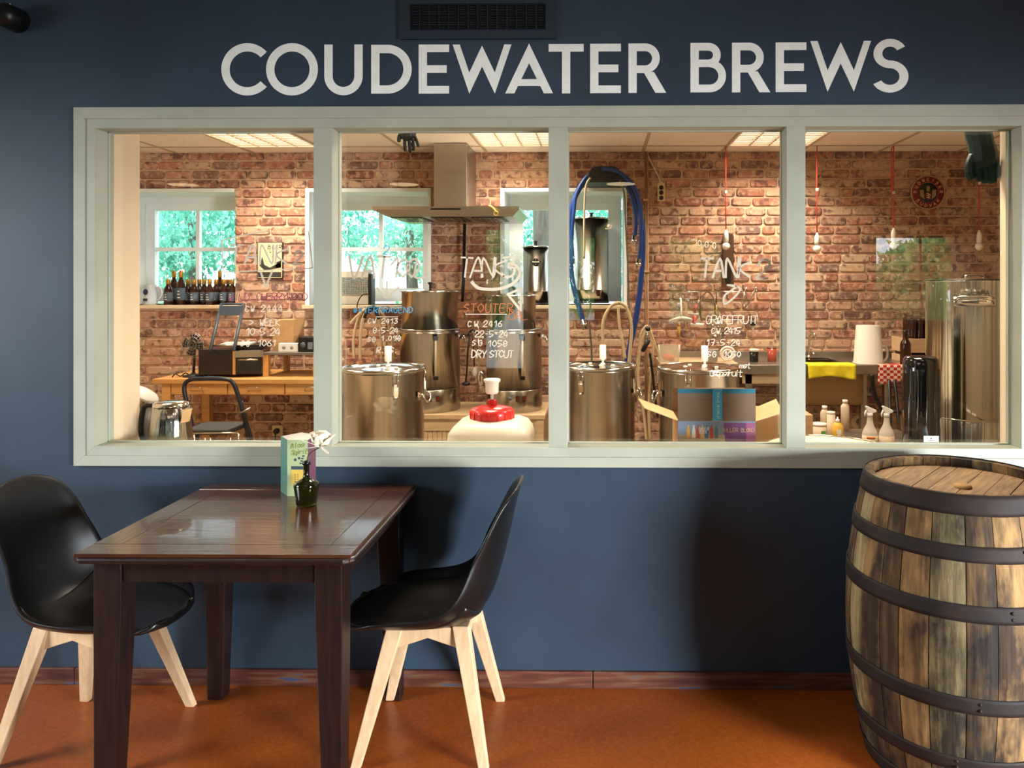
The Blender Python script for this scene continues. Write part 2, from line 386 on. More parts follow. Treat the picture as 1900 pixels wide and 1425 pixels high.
for k in range(4):
    a, b = edges[2*k], edges[2*k+1]
    pn = part('glass_pane', MB().box((a, G_Y-.002, OZ0), (b, G_Y+.002, OZ1)), pane_m, win)
    mb = MB(); t = .004
    for q in ((a, OZ0, a+t, OZ1), (b-t, OZ0, b, OZ1), (a, OZ0, b, OZ0+t), (a, OZ1-t, b, OZ1)): mb.box((q[0], G_Y-.012, q[1]), (q[2], G_Y-.002, q[3]))
    part('glazing_bead', mb, framew, win)

# painted lettering
def arc(cx, cy, r, a0, a1, n=28): return [(cx+r*math.cos(math.radians(a0+(a1-a0)*i/n)), cy+r*math.sin(math.radians(a0+(a1-a0)*i/n))) for i in range(n+1)]
def ring(mb, cx, cy, ro, ri, a0, a1, sx=1, n=40):
    yy = YYn(); A = arc(0, 0, ro, a0, a1, n); B = arc(0, 0, ri, a0, a1, n)
    for i in range(n): mb.prism([(cx+sx*A[i][0], cy+A[i][1]), (cx+sx*A[i+1][0], cy+A[i+1][1]), (cx+sx*B[i+1][0], cy+B[i+1][1]), (cx+sx*B[i][0], cy+B[i][1])], *yy, 'y')
YYC = [0]
def YYn(): YYC[0] += 1; return (-.002-.00002*(YYC[0] % 9), .0)
def bar(mb, *p): mb.prism(list(p), *YYn(), 'y')
def letter(ch, x0, x1, z0, z1):
    mb = MB(); w, h, s = x1-x0, z1-z0, .031
    P = lambda a, b: (x0+a, z0+b)
    def rect(a, b, c, d): bar(mb, P(a,b), P(c,b), P(c,d), P(a,d))
    if ch == 'O': ring(mb, x0+w/2, z0+h/2, h/2+.003, h/2+.003-s, 0, 360, w/(h+.006))
    elif ch == 'C': ring(mb, x0+h/2+.003, z0+h/2, h/2+.003, h/2+.003-s, 42, 318)
    elif ch == 'U':
        r = w/2; rect(0, r, s, h); rect(w-s, r, w, h); ring(mb, x0+r, z0+r-.003, r, r-s, 180, 360); rect(0, r-.003, s, r); rect(w-s, r-.003, w, r)
    elif ch == 'D':
        r = h/2; k = w-r; rect(0, 0, s, h); rect(s, 0, max(k, s), s); rect(s, h-s, max(k, s), h); ring(mb, x0+max(k, s), z0+r, r, r-s, -90, 90, (w-max(k,s))/r)
    elif ch == 'E':
        rect(0, 0, s, h); rect(s, 0, w, s*.92); rect(s, h-s*.92, w, h); rect(s, h/2-s*.46, w*.92, h/2+s*.46)
    elif ch == 'T': rect(0, h-s*.92, w, h); rect(w/2-s/2, 0, w/2+s/2, h-s*.92)
    elif ch == 'A':
        t = s*1.1; c = w/2; iy = h-(h*t/(c)); 
        bar(mb, P(0,0), P(t,0), P(c, h-h*t/c), P(c,h+.004)); bar(mb, P(w-t,0), P(w,0), P(c,h+.004), P(c, h-h*t/c))
        z_a, z_b = h*.15, h*.29; f = lambda z: t+z*(c-t)/(h-h*t/c)*1.0
        bar(mb, P(f(z_a)-.004,z_a), P(w-f(z_a)+.004,z_a), P(w-f(z_b)+.004,z_b), P(f(z_b)-.004,z_b))
    elif ch == 'W':
        t = s*.86; a, c = w*.283, w/2; v = t*h/a; hp = h-.004
        for f in (lambda x: x, lambda x: w-x):
            bar(mb, P(f(0),h), P(f(t),h), P(f(a),v), P(f(a),0)); bar(mb, P(f(a),0), P(f(a),v), P(f(c),hp), P(f(c),hp-v))
    elif ch in 'RB':
        rect(0, 0, s, h)
        if ch == 'R':
            r1 = h*.30; k = w*.83-r1; rect(s, h-s*.92, k, h); rect(s, h-2*r1, k, h-2*r1+s*.92); ring(mb, x0+k, z0+h-r1, r1, r1-s*.92, -90, 90)
            bar(mb, P(w*.40, h-2*r1+.004), P(w*.40+s*1.25, h-2*r1+.004), P(w, 0), P(w-s*1.3, 0))
        else:
            r1 = h*.245; k = w*.85-r1; rect(s, h-s*.92, k, h); rect(s, h-2*r1, k, h-2*r1+s*.9); ring(mb, x0+k, z0+h-r1, r1, r1-s*.92, -90, 90)
            r2 = (h-2*r1+s*.9)/2; k = w-r2; rect(s, 0, k, s*.92); rect(s, 2*r2-s*.9, k, 2*r2); ring(mb, x0+k, z0+r2, r2, r2-s*.92, -90, 90)
    elif ch == 'S':
        s2 = s*.92; tot = (h+.006-s2)/2; rc1 = tot*.47; rc2 = tot-rc1; cx = x0+w*.49; kx = (w/2)/(rc2+s2/2)
        zc1 = z1+.003-s2/2-rc1; zc2 = z0-.003+s2/2+rc2
        ring(mb, cx+w*.01, zc1, rc1+s2/2, rc1-s2/2, 28, 270, kx*.98); ring(mb, cx, zc2, rc2+s2/2, rc2-s2/2, -152, 90, kx)
    return mb
sign = root('sign_lettering', at(1045, 176, 2.9), 'large off-white painted lettering reading COUDEWATER BREWS on the dark wall above the window', 'sign')
LT = [('C',411,489,176,82),('O',494,590,176,82),('U',602,673,175.5,83),('D',689,764,174,83.5),('E',777,833.5,174,83),('W',840,949,174,83),('A',937.5,1026,173.5,83),
      ('T',1018,1083,173.5,82),('E',1095,1152,173,81.5),('R',1166,1236,172.5,81),('B',1281,1347,171.5,80),('R',1358,1429,171.5,79.5),('E',1439,1496,171,79),('W',1503.5,1616,170.5,76.5),('S',1617,1686,170.5,74)]
for ch, u0, u1, v0, v1 in LT:
    part('letter', letter(ch, X(u0,2.9), X(u1,2.9), Z(v0,2.9,u0), Z(v1,2.9,u0)), letterw, sign)

# ventilation grille
vg = root('vent_grille', at(890, 36, 2.9), 'dark louvred ventilation grille set in the wall above the lettering', 'vent')
gx0, gx1, gz0, gz1 = X(762,2.9), X(1013,2.9), Z(56,2.9), Z(8,2.9)
fx0, fx1, fz0, fz1 = X(752,2.9)-.02, X(1032,2.9), Z(73,2.9), Z(-8,2.9)
mb = MB(); wall_holes(mb, fx0, fx1, fz0, fz1, -.014, 0, [(gx0, gx1, gz0, gz1)]); part('grille_frame', mb, blue_d, vg, bev=.002)
part('backing', MB().box((gx0, -.001, gz0), (gx1, -.0005, gz1)), black, vg)
mb = MB()
n = 14
for i in range(n+1):
    x = gx0+(gx1-gx0)*i/n; part('upright_slat', MB().box((x-.002, -.013, gz0), (x+.002, -.002, gz1)), black, vg)
for j in range(16):
    z = gz0+(gz1-gz0)*(j+.5)/16; mb.box((gx0, -.010, z-.0012), (gx1, -.004, z+.0012))
tag(part('fine_louvres', mb, mat('louvre_black', '141a20', rough=.5), vg), None, None, kind='stuff')

# ------------------------------------------------------------------ brewery shell
BD = 5.97; BY = BD-CD
struct('floor', MB().box((-4.6, .1, -.1), (4.6, 3.49, 0)), mat('brewery_floor', '8a7f70', '958a7a', .5, scale=12))
cx_, hw_ = [-3.29, -1.784, -.276], .467
oz0, oz1 = 1.343, 2.228
holes = [(c-hw_, c+hw_, oz0, oz1) for c in cx_]
wb = struct('wall_back', wall_holes(MB(), -4.6, 4.6, 0, 2.9, BY+.012, BY+.42, holes), mortar)
struct('wall_left', MB().box((-4.6, .1, 0), (-3.85, BY+.012, 2.9)), cream)
struct('wall_right', MB().box((X(1849,BD)+.04, .1, 0), (4.6, BY+.012, 2.9)), cream)
struct('wall_left', MB().box((-2.25, .1, 0), (X(204,2.975), .27, CEIL)), cream)
struct('wall_right', MB().box((X(1887,2.975), .1, 0), (1.9, .2, CEIL)), cream)
# bricks
def brick_mesh(L, H, seed):
    r = random.Random(seed); mb = MB(); c = .011
    def outline(ins, y, j):
        x0, x1, z0, z1 = -L/2+ins, L/2-ins, -H/2+ins, H/2-ins
        p = [(x0+c,z0),(x1-c,z0),(x1,z0+c),(x1,z1-c),(x1-c,z1),(x0+c,z1),(x0,z1-c),(x0,z0+c)]
        return [(a+r.uniform(-j,j), y+r.uniform(-j,j)*.3, b+r.uniform(-j,j)) for a, b in p]
    vs = outline(0, .0, .0022)+outline(.001, -.008, .0022)+outline(.006, -.0135, .002)
    fs = [(k*8+i, k*8+(i+1) % 8, (k+1)*8+(i+1) % 8, (k+1)*8+i) for k in range(2) for i in range(8)]+[tuple(range(16, 24))]
    mb.add(vs, fs, 0); return mb
LENS = [.205, .19, .215, .1, .15]
BM = {}
PITCH = .0722
rows = int(CEIL/PITCH)+1
cand = []
for j in range(rows):
    z = CEIL-.02-PITCH*j; x = -3.8+R.uniform(0, .2) - .1
    while x < X(1849,BD)+.04:
        L = R.choices(LENS, (4,3,3,2,1))[0]; H = PITCH-.0125
        cx, x1 = x+L/2, x+L
        cl = [(x, x1)]
        for h in holes:
            if z+H/2 > h[2]-.003 and z-H/2 < h[3]+.003:
                nc = []
                for a, b in cl:
                    if b <= h[0] or a >= h[1]: nc.append((a, b)); continue
                    if a < h[0]: nc.append((a, h[0]))
                    if b > h[1]: nc.append((h[1], b))
                cl = nc
        for a, b in cl:
            b = min(b, X(1849,BD)+.038); a = max(a, -3.84)
            if b-a > .03: cand.append((a, b, z, H))
        x = x1+.0115+R.uniform(-.002, .003)
def visible_score(a, b, z):
    u = CX+F*((a+b)/2/BD+math.tan(YAW)); v = CY-F*(z-EYE)/BD
    if not 262 < u < 1845 or v > 700 or v < 285: return 0
    for q in ((575, 630), (1012, 1055), (1450, 1495), (800, 880)):
        if q[0] < u < q[1]: return 0
    if 690 < u < 1010 and v > 520: return 0
    if u > 1700 and v > 500: return 0
    return (b-a)
sc_ = sorted(range(len(cand)), key=lambda i: -visible_score(*cand[i][:3])-(.0001*(i % 7)))
own = set(sc_[:296])
rest = MB()
for i, (a, b, z, H) in enumerate(cand):
    L = min(LENS, key=lambda q: abs(q-(b-a))); k = (L, R.randrange(4))
    if i in own:
        if k not in BM: BM[k] = brick_mesh(L, H, hash(k[1])+int(L*1000)).mesh('brick', brick_m)
        o = bpy.data.objects.new('brick', BM[k]); COL.objects.link(o); o.parent = wb; o.location = ((a+b)/2, BY+.0125, z); o.scale = ((b-a)/L, 1, 1)
    else:
        m_ = brick_mesh(b-a, H, i); rest.add([(p[0]+(a+b)/2, p[1]+BY+.0125, p[2]+z) for p in m_.v], m_.f)
o = part('brickwork', rest, brick_m, wb); o['kind'] = 'stuff'
# ceiling
cr_r = sroot('ceiling', (0, 1.5, CEIL))
gxs = [X(1196, 5.75)+.6*k for k in range(-9, 8)]; gys = [BY-.27-.6*k for k in range(0, 6)]
part('soffit', MB().box((-4.6, .1, CEIL+.05), (4.6, BY+.1, CEIL+.1)), ceil_t, cr_r)
mb = MB()
for x in gxs: mb.box((x-.012, .1, CEIL-.0), (x+.012, BY, CEIL+.03))
for y in gys[:5]: mb.box((-4.6, y-.012, CEIL-.0005), (4.6, y+.012, CEIL+.03))
part('grid_rail', mb, ceil_g, cr_r)
tm = MB().box((-.288, -.288, .004), (.288, .288, .03)).mesh('ceiling_tile', ceil_t)
tm2 = MB().box((-.288, -.123, .004), (.288, .123, .03)).mesh('ceiling_tile', ceil_t)
LUMc = []
for i in range(len(gxs)-1):
    x = (gxs[i]+gxs[i+1])/2
    if x < -3.9 or x > 3.5: continue
    o = bpy.data.objects.new('ceiling_tile', tm2); COL.objects.link(o); o.parent = cr_r; o.location = (x, BY-.135-1.5, 0)
    for j in range(len(gys)-1):
        y = (gys[j]+gys[j+1])/2
        col_i = round((x-(X(1196,5.75)+.3))/.6)
        if j in (0, 3) and col_i in (-5, -2, 1, ): LUMc.append((x, y)); continue
        near = y < .3
        o = bpy.data.objects.new('ceiling_tile', tm2 if near else tm); COL.objects.link(o); o.parent = cr_r; o.location = (x, (.252 if near else y)-1.5, 0)
tube_m = mat('tube_light', 'fff0d8', emit=1.6); louv = mat('louvre_white', 'f0e4cc', rough=.35)
for k, (x, y) in enumerate(LUMc):
    pos = ['left', 'middle', 'right']
    nm = 'above the left pane' if x < -2 else 'beside the hood chimney' if x < 0 else 'above the sink side'
    r = root('louvre_ceiling_light', (x, y, CEIL), 'square louvred ceiling light '+nm+(', far row' if y > 1.5 else ', near row'), 'ceiling light', 'louvred lights in the tiled ceiling')
    mb = MB(); mb.box((x-.288, y-.288, CEIL+.028), (x+.288, y+.288, CEIL+.034))
    for s in (-1, 1): mb.box((x+s*.288-.006, y-.288, CEIL-.002), (x+s*.288+.006, y+.288, CEIL+.03)); mb.box((x-.288, y+s*.288-.006, CEIL-.002), (x+.288, y+s*.288+.006, CEIL+.03))
    part('housing', mb, louv, r)
    part('diffuser', MB().box((x-.282, y-.282, CEIL+.02), (x+.282, y+.282, CEIL+.026)), tube_m, r)
    mb = MB()
    for i in range(1, 4): q = x-.282+.564*i/4; mb.box((q-.006, y-.282, CEIL-.001), (q+.006, y+.282, CEIL+.018))
    for i in range(1, 9): q = y-.282+.564*i/9; mb.box((x-.282, q-.006, CEIL), (x+.282, q+.006, CEIL+.006))
    part('louvre', mb, louv, r)
    a = area('fluorescent_light', (x, y, CEIL-.01), (x, y, 0), .5, .5, 33, (1, .875, .71), 135)
# windows to the garden
for k, c in enumerate(cx_):
    r = window_frame('window_%d' % (k+2), c-hw_+.012, c+hw_-.012, oz0+.02, oz1-.012, BY+.33, .108, .06, white_w, 2, 2, .03)
    mb = MB(); y0, y1 = BY-.004, BY+.42
    mb.box((c-hw_, y0, oz0), (c-hw_+.012, y1, oz1)); mb.box((c+hw_-.002, y0+.03, oz0), (c+hw_, y1, oz1)); mb.box((c-hw_, y0, oz1-.012), (c+hw_, y1, oz1))
    part('reveal_lining', mb, white_w, r)
    mb = MB(); y0 = BY-.012
    mb.box((c-hw_-.02, y0, oz0), (c-hw_+.012, BY+.0, oz1+.015)); mb.box((c-hw_+.012, y0, oz1-.012), (c+hw_+(.02 if k else 0), BY, oz1+.015))
    if k: mb.box((c+hw_-.004, y0, oz0), (c+hw_+.02, BY, oz1-.012))
    part('window_trim', mb, white_w, r)
    part('window_sill', MB().box((c-hw_-.03, BY-.05, oz0-.028), (c+hw_+.03, BY+.33, oz0)), mat('sill_stone', 'd8c4a0', rough=.35), r, bev=.003)
    # inner sash line
    mb = MB(); mb.box((c-hw_+.05, BY+.322, oz0+.05), (c-hw_+.056, BY+.331, oz1-.06)); mb.box((c+hw_-.056, BY+.322, oz0+.05), (c+hw_-.05, BY+.331, oz1-.06)); mb.box((c-hw_+.05, BY+.322, oz1-.066), (c+hw_-.05, BY+.331, oz1-.06))
    part('sash_moulding', mb, white_w, r)

# ------------------------------------------------------------------ outdoors
struct('ground', MB().box((-40, 3.49, -.3), (40, 60, -.1)), soil)
struct('ground', MB().box((-40, -60, -.3), (40, -7.2, -.1)), asph)
def crown(mb, c, r, n, leaf, seed, flat=1.0):
    rr = random.Random(seed)
    blobs = [(c[0]+rr.uniform(-.7,.7)*r, c[1]+rr.uniform(-.7,.7)*r, c[2]+rr.uniform(-.7,.7)*r*flat, r*rr.uniform(.25,.5)) for _ in range(16)]
    for i in range(n):
        b = rr.choice(blobs); d = Vector((rr.gauss(0,1), rr.gauss(0,1), rr.gauss(0,1))).normalized()*b[3]*rr.uniform(.6,1.05)
        p = Vector(b[:3])+d; e = Euler((rr.uniform(0,6), rr.uniform(0,6), rr.uniform(0,6))).to_matrix(); s = leaf*rr.uniform(.6,1.3)
        q = [p+e @ Vector(t) for t in ((-s,0,0),(0,-s*.45,0),(s,0,0),(0,s*.45,.1*s))]
        mb.add(q, [(0,1,2,3)])
def tree(x, y, h, r, n, leaf, label, seed, name='tree', m=None, tr=.14, cat='tree', low=0, group='trees in the garden behind the brewery'):
    t = root(name, (x, y, -.1), label, cat, group)
    mb = MB(); crown(mb, (x, y, h), r, n, leaf, seed); f = part('foliage', mb, m or leaf_m, t); f['kind'] = 'stuff'
    if tr: part('trunk', MB().tube([(x,y,-.15), (x+.03,y,h*.5), (x-.04,y,h)], [tr, tr*.85, tr*.5], 10), trunk_m, t)
    return t
tree(-6.5, 9.5, 2.5, 1.45, 9000, .052, 'leafy green tree seen through the left garden window', 1)
tree(-3.5, 11.5, 2.5, 1.4, 7000, .055, 'leafy green tree seen through the right half of the middle garden window', 2)
tree(-9.0, 14, 3.4, 1.9, 6000, .07, 'tall tree farthest left behind the left garden window', 3)
tree(-.5, 15.5, 3.0, 1.7, 6000, .065, 'far leafy tree seen through the garden window behind the steel urns', 5)
tree(-4.35, 8.2, 3.9, .7, 700, .08, 'slim bare-stemmed tree at the left of the middle garden window', 6, tr=.1)
tree(-.78, 7.2, 4.3, .8, 700, .08, 'thick grey tree trunk seen through the garden window right of the hood', 7, tr=.13)
tree(1.6, 10, 2.2, 1.6, 2500, .09, 'bushy tree to the right of the garden windows', 8)
tree(-8.1, 11.6, .9, 1.0, 3500, .07, 'low dense bush along the fence outside the left garden window', 9, 'garden_bush', leaf2_m, 0, 'bush', group='bushes in the garden')
tree(-5.6, 7.6, .5, .9, 3500, .06, 'low dense bush below the left garden window', 10, 'garden_bush', leaf2_m, 0, 'bush', group='bushes in the garden')
tree(-2.4, 9.0, .4, .8, 1800, .06, 'low bush outside the middle garden window', 11, 'garden_bush', leaf2_m, 0, 'bush', group='bushes in the garden')
fz = root('garden_fence', (-5, 6.6, -.1), 'white rail fence crossing the garden outside the left window', 'fence')
for z in (1.28, 1.0): part('rail', MB().box((-9, 6.58, z), (-4.3, 6.62, z+.035)), rail_m, fz)
for k in range(5): part('post', MB().box((-8.8+k*1.1, 6.56, -.1), (-8.74+k*1.1, 6.64, 1.36)), rail_m, fz)
# greenery on the entrance side (mirrored by the viewing window)
for k, (x, y, h, r, n) in enumerate(((-2.1, -9.8, 1.6, .95, 5000), (-.35, -11.5, 1.8, .9, 4000), (1.75, -9.8, 1.7, .95, 5500), (4.9, -9.9, 1.5, 1.25, 8000), (8.0, -11, 1.6, 1.2, 3000), (3.4, -13.5, 2.6, 1.5, 2500))):
    tree(x, y, h, r, n, .075, ['leafy shrub outside the glass door at the far left of the entrance side', 'leafy shrub outside the narrow rear window', 'leafy shrub outside the single rear window', 'leafy shrub outside the two-light rear window', 'leafy shrub farthest right outside the rear windows', 'taller tree standing behind the rear shrubs'][k], 20+k,
         'entrance_shrub' if k < 5 else 'entrance_tree', leaf2_m, .05, 'shrub' if k < 5 else 'tree', group='greenery outside the entrance side')

# ================================================================== dining side things
# table
TX0, TX1, TY0, TY1, TZ = X(120,2.11)+.004, X(655,2.11), 2.11-CD, -.012, .76
tb = root('dining_table', ((TX0+TX1)/2, (TY0+TY1)/2, 0), 'square dark stained wooden dining table standing against the blue wall', 'table')
c_ = .028
bw, g = .095, .0012
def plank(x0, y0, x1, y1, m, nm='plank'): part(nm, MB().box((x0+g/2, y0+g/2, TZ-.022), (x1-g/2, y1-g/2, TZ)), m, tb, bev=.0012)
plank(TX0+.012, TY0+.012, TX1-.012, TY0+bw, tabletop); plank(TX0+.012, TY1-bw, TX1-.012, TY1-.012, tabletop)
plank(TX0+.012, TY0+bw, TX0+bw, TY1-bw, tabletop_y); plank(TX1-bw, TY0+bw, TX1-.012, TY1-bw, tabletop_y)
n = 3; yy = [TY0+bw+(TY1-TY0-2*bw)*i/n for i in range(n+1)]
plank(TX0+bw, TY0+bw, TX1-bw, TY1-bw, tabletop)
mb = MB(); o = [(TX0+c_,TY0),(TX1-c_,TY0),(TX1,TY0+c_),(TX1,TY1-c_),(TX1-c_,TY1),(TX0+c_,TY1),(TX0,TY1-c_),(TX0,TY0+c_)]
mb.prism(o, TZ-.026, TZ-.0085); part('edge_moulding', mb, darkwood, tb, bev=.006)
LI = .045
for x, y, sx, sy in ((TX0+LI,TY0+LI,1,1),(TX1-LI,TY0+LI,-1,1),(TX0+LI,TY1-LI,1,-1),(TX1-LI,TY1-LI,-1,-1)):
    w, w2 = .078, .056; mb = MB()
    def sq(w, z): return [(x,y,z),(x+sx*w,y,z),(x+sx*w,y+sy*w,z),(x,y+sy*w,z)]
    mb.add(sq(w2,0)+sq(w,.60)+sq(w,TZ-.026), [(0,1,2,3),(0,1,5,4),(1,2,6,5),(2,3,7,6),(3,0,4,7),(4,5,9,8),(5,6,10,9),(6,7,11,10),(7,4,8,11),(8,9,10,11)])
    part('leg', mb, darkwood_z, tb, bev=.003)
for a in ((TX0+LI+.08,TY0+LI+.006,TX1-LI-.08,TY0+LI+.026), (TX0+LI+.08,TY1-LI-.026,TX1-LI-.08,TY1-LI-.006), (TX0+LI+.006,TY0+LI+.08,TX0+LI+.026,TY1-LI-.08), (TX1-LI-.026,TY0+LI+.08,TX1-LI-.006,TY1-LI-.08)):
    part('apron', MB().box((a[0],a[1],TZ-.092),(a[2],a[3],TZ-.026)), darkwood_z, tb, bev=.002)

# chairs
def shell(st, ns=16, off=0, smax=1, drop=0):
    P = [Vector(s[:2]) for s in st]
    def cr(vals, i, t):
        a, b, c, d = vals[max(i-1,0)], vals[i], vals[min(i+1,len(vals)-1)], vals[min(i+2,len(vals)-1)]
        return .5*(2*b+(c-a)*t+(2*a-5*b+4*c-d)*t*t+(3*b-a-3*c+d)*t**3)
    rows = []
    for i in range(len(st)-1):
        for k in range(3):
            rows.append([cr([s[q] for s in st], i, k/3) for q in range(5)])
    rows.append(list(st[-1])); vs = []; fs = []
    for r in rows:
        for j in range(ns+1):
            s = (-1+2*j/ns)*smax; a = abs(s)**2.6
            vs.append((r[0]+r[3]*a, r[2]*s, r[1]+r[4]*a))
    for i in range(len(rows)-1):
        for j in range(ns): fs.append((i*(ns+1)+j, i*(ns+1)+j+1, (i+1)*(ns+1)+j+1, (i+1)*(ns+1)+j))
    return MB().add(vs, fs, 0, True)
ST = [(.276,.421,.07,-.02,.0),(.272,.415,.12,-.03,.008),(.255,.407,.17,-.03,.016),(.215,.40,.205,-.02,.035),(.14,.394,.228,0,.062),(.05,.39,.237,0,.075),(-.04,.392,.236,.0,.085),
      (-.115,.405,.228,.02,.1),(-.17,.437,.215,.045,.105),(-.205,.49,.203,.06,.095),(-.228,.56,.193,.065,.07),(-.246,.63,.187,.058,.045),(-.262,.70,.182,.048,.025),(-.276,.765,.168,.036,.008),(-.287,.81,.152,.026,-.006),(-.297,.838,.128,.016,-.014),(-.303,.852,.09,.006,-.016)]
def chair(loc, rz, label):
    r = root('dining_chair', loc, label, 'chair', 'moulded chairs at the dark table')
    s = part('seat_shell', shell(ST), chairblack, r, world=False)
    m = s.modifiers.new('solid', 'SOLIDIFY'); m.thickness = .011; m.offset = 0; m.use_rim = True
    m = s.modifiers.new('sub', 'SUBSURF'); m.levels = m.render_levels = 1
    pad = [(x, z+.02-.004*abs(i-4), w*.88, dx, dz*.75) for i, (x, z, w, dx, dz) in enumerate(ST[1:9])]
    p = part('seat_pad', shell(pad, 14, smax=.9), seatblack, r, world=False)
    m = p.modifiers.new('solid', 'SOLIDIFY'); m.thickness = .022; m.offset = -1 ; m.use_rim = True
    m = p.modifiers.new('sub', 'SUBSURF'); m.levels = m.render_levels = 1
    tops = .105, .095; feet = .2, .2
    for sx in (-1, 1):
        for sy in (-1, 1):
            T = Vector((sx*tops[0]-.01, sy*tops[1], .405)); B = Vector((sx*feet[0]-.005, sy*feet[1], 0))
            wt, wb_ = .023, .0135
            def sq(c, w): return [c+Vector((a*w*1.15, b*w*.9, 0)) for a, b in ((-1,-1),(1,-1),(1,1),(-1,1))]
            mb = MB().add(sq(B, wb_)+sq(T, wt), [(3,2,1,0),(4,5,6,7),(0,1,5,4),(1,2,6,5),(2,3,7,6),(3,0,4,7)])
            part('leg', mb, beech, r, world=False, bev=.003)
    for sy in (-1, 1):
        y = sy*.103; mb = MB().prism([(-.115,.40),(-.135,.335),(-.118,.33),(-.01,.366),(.098,.33),(.115,.335),(.095,.40)], y-.009, y+.009, 'y'); part('brace', mb, beech, r, world=False, bev=.002)
    for sx in (-1, 1):
        x = sx*.118-.01; mb = MB().prism([(-.095,.395),(-.105,.335),(-.09,.33),(0,.366),(.09,.33),(.105,.335),(.095,.395)], x-.009, x+.009, 'x'); part('brace', mb, beech, r, world=False, bev=.002)
    r.rotation_euler = (0, 0, rz); return r
chair((-.562, 2.60-CD, 0), PI, 'black moulded chair with light wooden legs on the right side of the table, facing left')
chair((-1.665, 2.565-CD, 0), math.radians(-4), 'black moulded chair with light wooden legs at the left end of the table, facing right')

# stroke font ------------------------------------------------------
GL = {'A':'00 26 40|12 32','B':'00 06 26 35 24 03|24 34 42 30 00','C':'45 26 16 04 02 10 20 41','D':'00 06 26 44 42 20 00','E':'46 06 00 40|03 33','F':'46 06 00|03 33','G':'45 26 16 04 02 10 30 43 23',
 'H':'00 06|40 46|03 43','I':'20 26','J':'36 32 20 01','K':'00 06|45 03 40','L':'06 00 40','M':'00 06 23 46 40','N':'00 06 40 46','O':'20 02 04 26 44 42 20','P':'00 06 36 45 33 03','R':'00 06 36 45 33 03|13 40',
 'S':'45 26 15 04 23 42 31 10 01','T':'06 46|26 20','U':'06 02 10 30 42 46','V':'06 20 46','W':'06 10 23 30 46','X':'00 46|06 40','Y':'06 23 46|23 20','Z':'06 46 00 40','0':'20 02 04 26 44 42 20','1':'04 26 20',
 '2':'04 16 36 44 00 40','3':'06 46 23 43 41 20 01','4':'26 02 42|35 30','5':'46 06 03 23 42 31 10 00','6':'36 03 01 20 41 33 03','7':'06 46 20|13 33','8':'23 04 26 44 23 02 20 42 23','9':'43 14 05 26 45 42 20',
 '-':'13 33','.':'20 21','>':'05 43 01','~':'02 14 22 34 42',
 'a':'34 03 01 20 41|44 41 40','b':'06 00 31 43 23 03','d':'46 40 11 03 23 43','e':'02 42 44 24 02 10 41','f':'46 35 20|04 44','i':'24 20|25 26','l':'26 20','m':'00 04 23 20|23 44 40','n':'00 04|03 34 40','o':'20 02 24 42 20',
 'p':'04 0a|03 34 42 20 01','r':'04 00|02 24 44','s':'44 14 12 32 30 00','t':'26 20 40|04 44','u':'04 01 20 41|44 40','y':'04 21|44 0a'}
def strokes(ch):
    out = []
    for s in GL.get(ch, '').split('|'):
        if s: out.append([(int(p[0]), -2 if p[1] == 'a' else int(p[1])) for p in s.split()])
    return out
def ribbon(mb, pts, w, y0, y1, mi=0):
    for i in range(len(pts)-1):
        a, b = Vector(pts[i]), Vector(pts[i+1]); d = b-a
        if d.length < 1e-6: continue
        d.normalize(); n = Vector((-d.y, d.x))*w/2; e = d*w*.35; e2 = .00002*(i % 3)
        mb.prism([tuple(a-e-n), tuple(b+e-n), tuple(b+e+n), tuple(a-e+n)], y0-e2, y1, 'y', mi)
def write(mb, txt, u, v, h, adv, d, w, slant=.1, rot=0, jit=.02, mi=0, y=None, wf=.62):
    """baseline starts at photo position (u, v); glyph height h and advance adv in photo pixels at plane d"""
    o = at(u, v, d); s = d/F; yy = o.y if y is None else y; x = 0
    for ch in txt:
        for st in strokes(ch):
            pts = []
            for a, b in st:
                px = x+a/4*h*wf+slant*b/6*h+R.uniform(-jit, jit)*h; pz = b/6*h+R.uniform(-jit, jit)*h
                c, s_ = math.cos(rot), math.sin(rot); pts.append((o.x+(px*c-pz*s_)*s, o.z+(px*s_+pz*c)*s))
            if len(pts) > 2: pts = [tuple(p)[:2] for p in smooth([(*p, 0) for p in pts], 4)]
            ribbon(mb, pts, w, yy-.0008, yy, mi)
        x += adv if ch not in '.I1' else adv*.75
    return mb
def poly(mb, uv, w, d, y, sm=True):
    p = [at(a, b, d) for a, b in uv]; pts = [(q.x, q.z) for q in p]
    if sm: pts = [tuple(q)[:2] for q in smooth([(*q, 0) for q in pts], 6)]
    ribbon(mb, pts, w, y-.0008, y)
ink_w = mat('white_marker_ink', 'dccfb6', rough=.7); ink_f = mat('faded_marker_ink', 'cfc3ab', rough=.7, alpha=.85); ink_p = mat('purple_marker_ink', '86284e', rough=.6)
ink_b = mat('blue_marker_ink', '3f9fc4', rough=.6); ink_o = mat('orange_marker_ink', 'c9753f', rough=.6)
gd = 2.9+G_Y-.002; gy = G_Y-.0022
def ink(items, m, nm='marker_writing', label=None):
    mb = MB()
    for it in items:
        if isinstance(it[0], str): write(mb, it[0], *it[1:6], gd, *it[6:], y=gy) if False else write(mb, it[0], it[1], it[2], it[3], it[4], gd, it[5], *(it[6:] if len(it) > 6 else ()), y=gy)
        else: poly(mb, it[0], it[1], gd, gy, it[2] if len(it) > 2 else True)
    o = part(nm, mb, m, win); o['label'] = label or 'hand-written marker note on the glass'
W1, W2, W3 = .0028, .004, .009
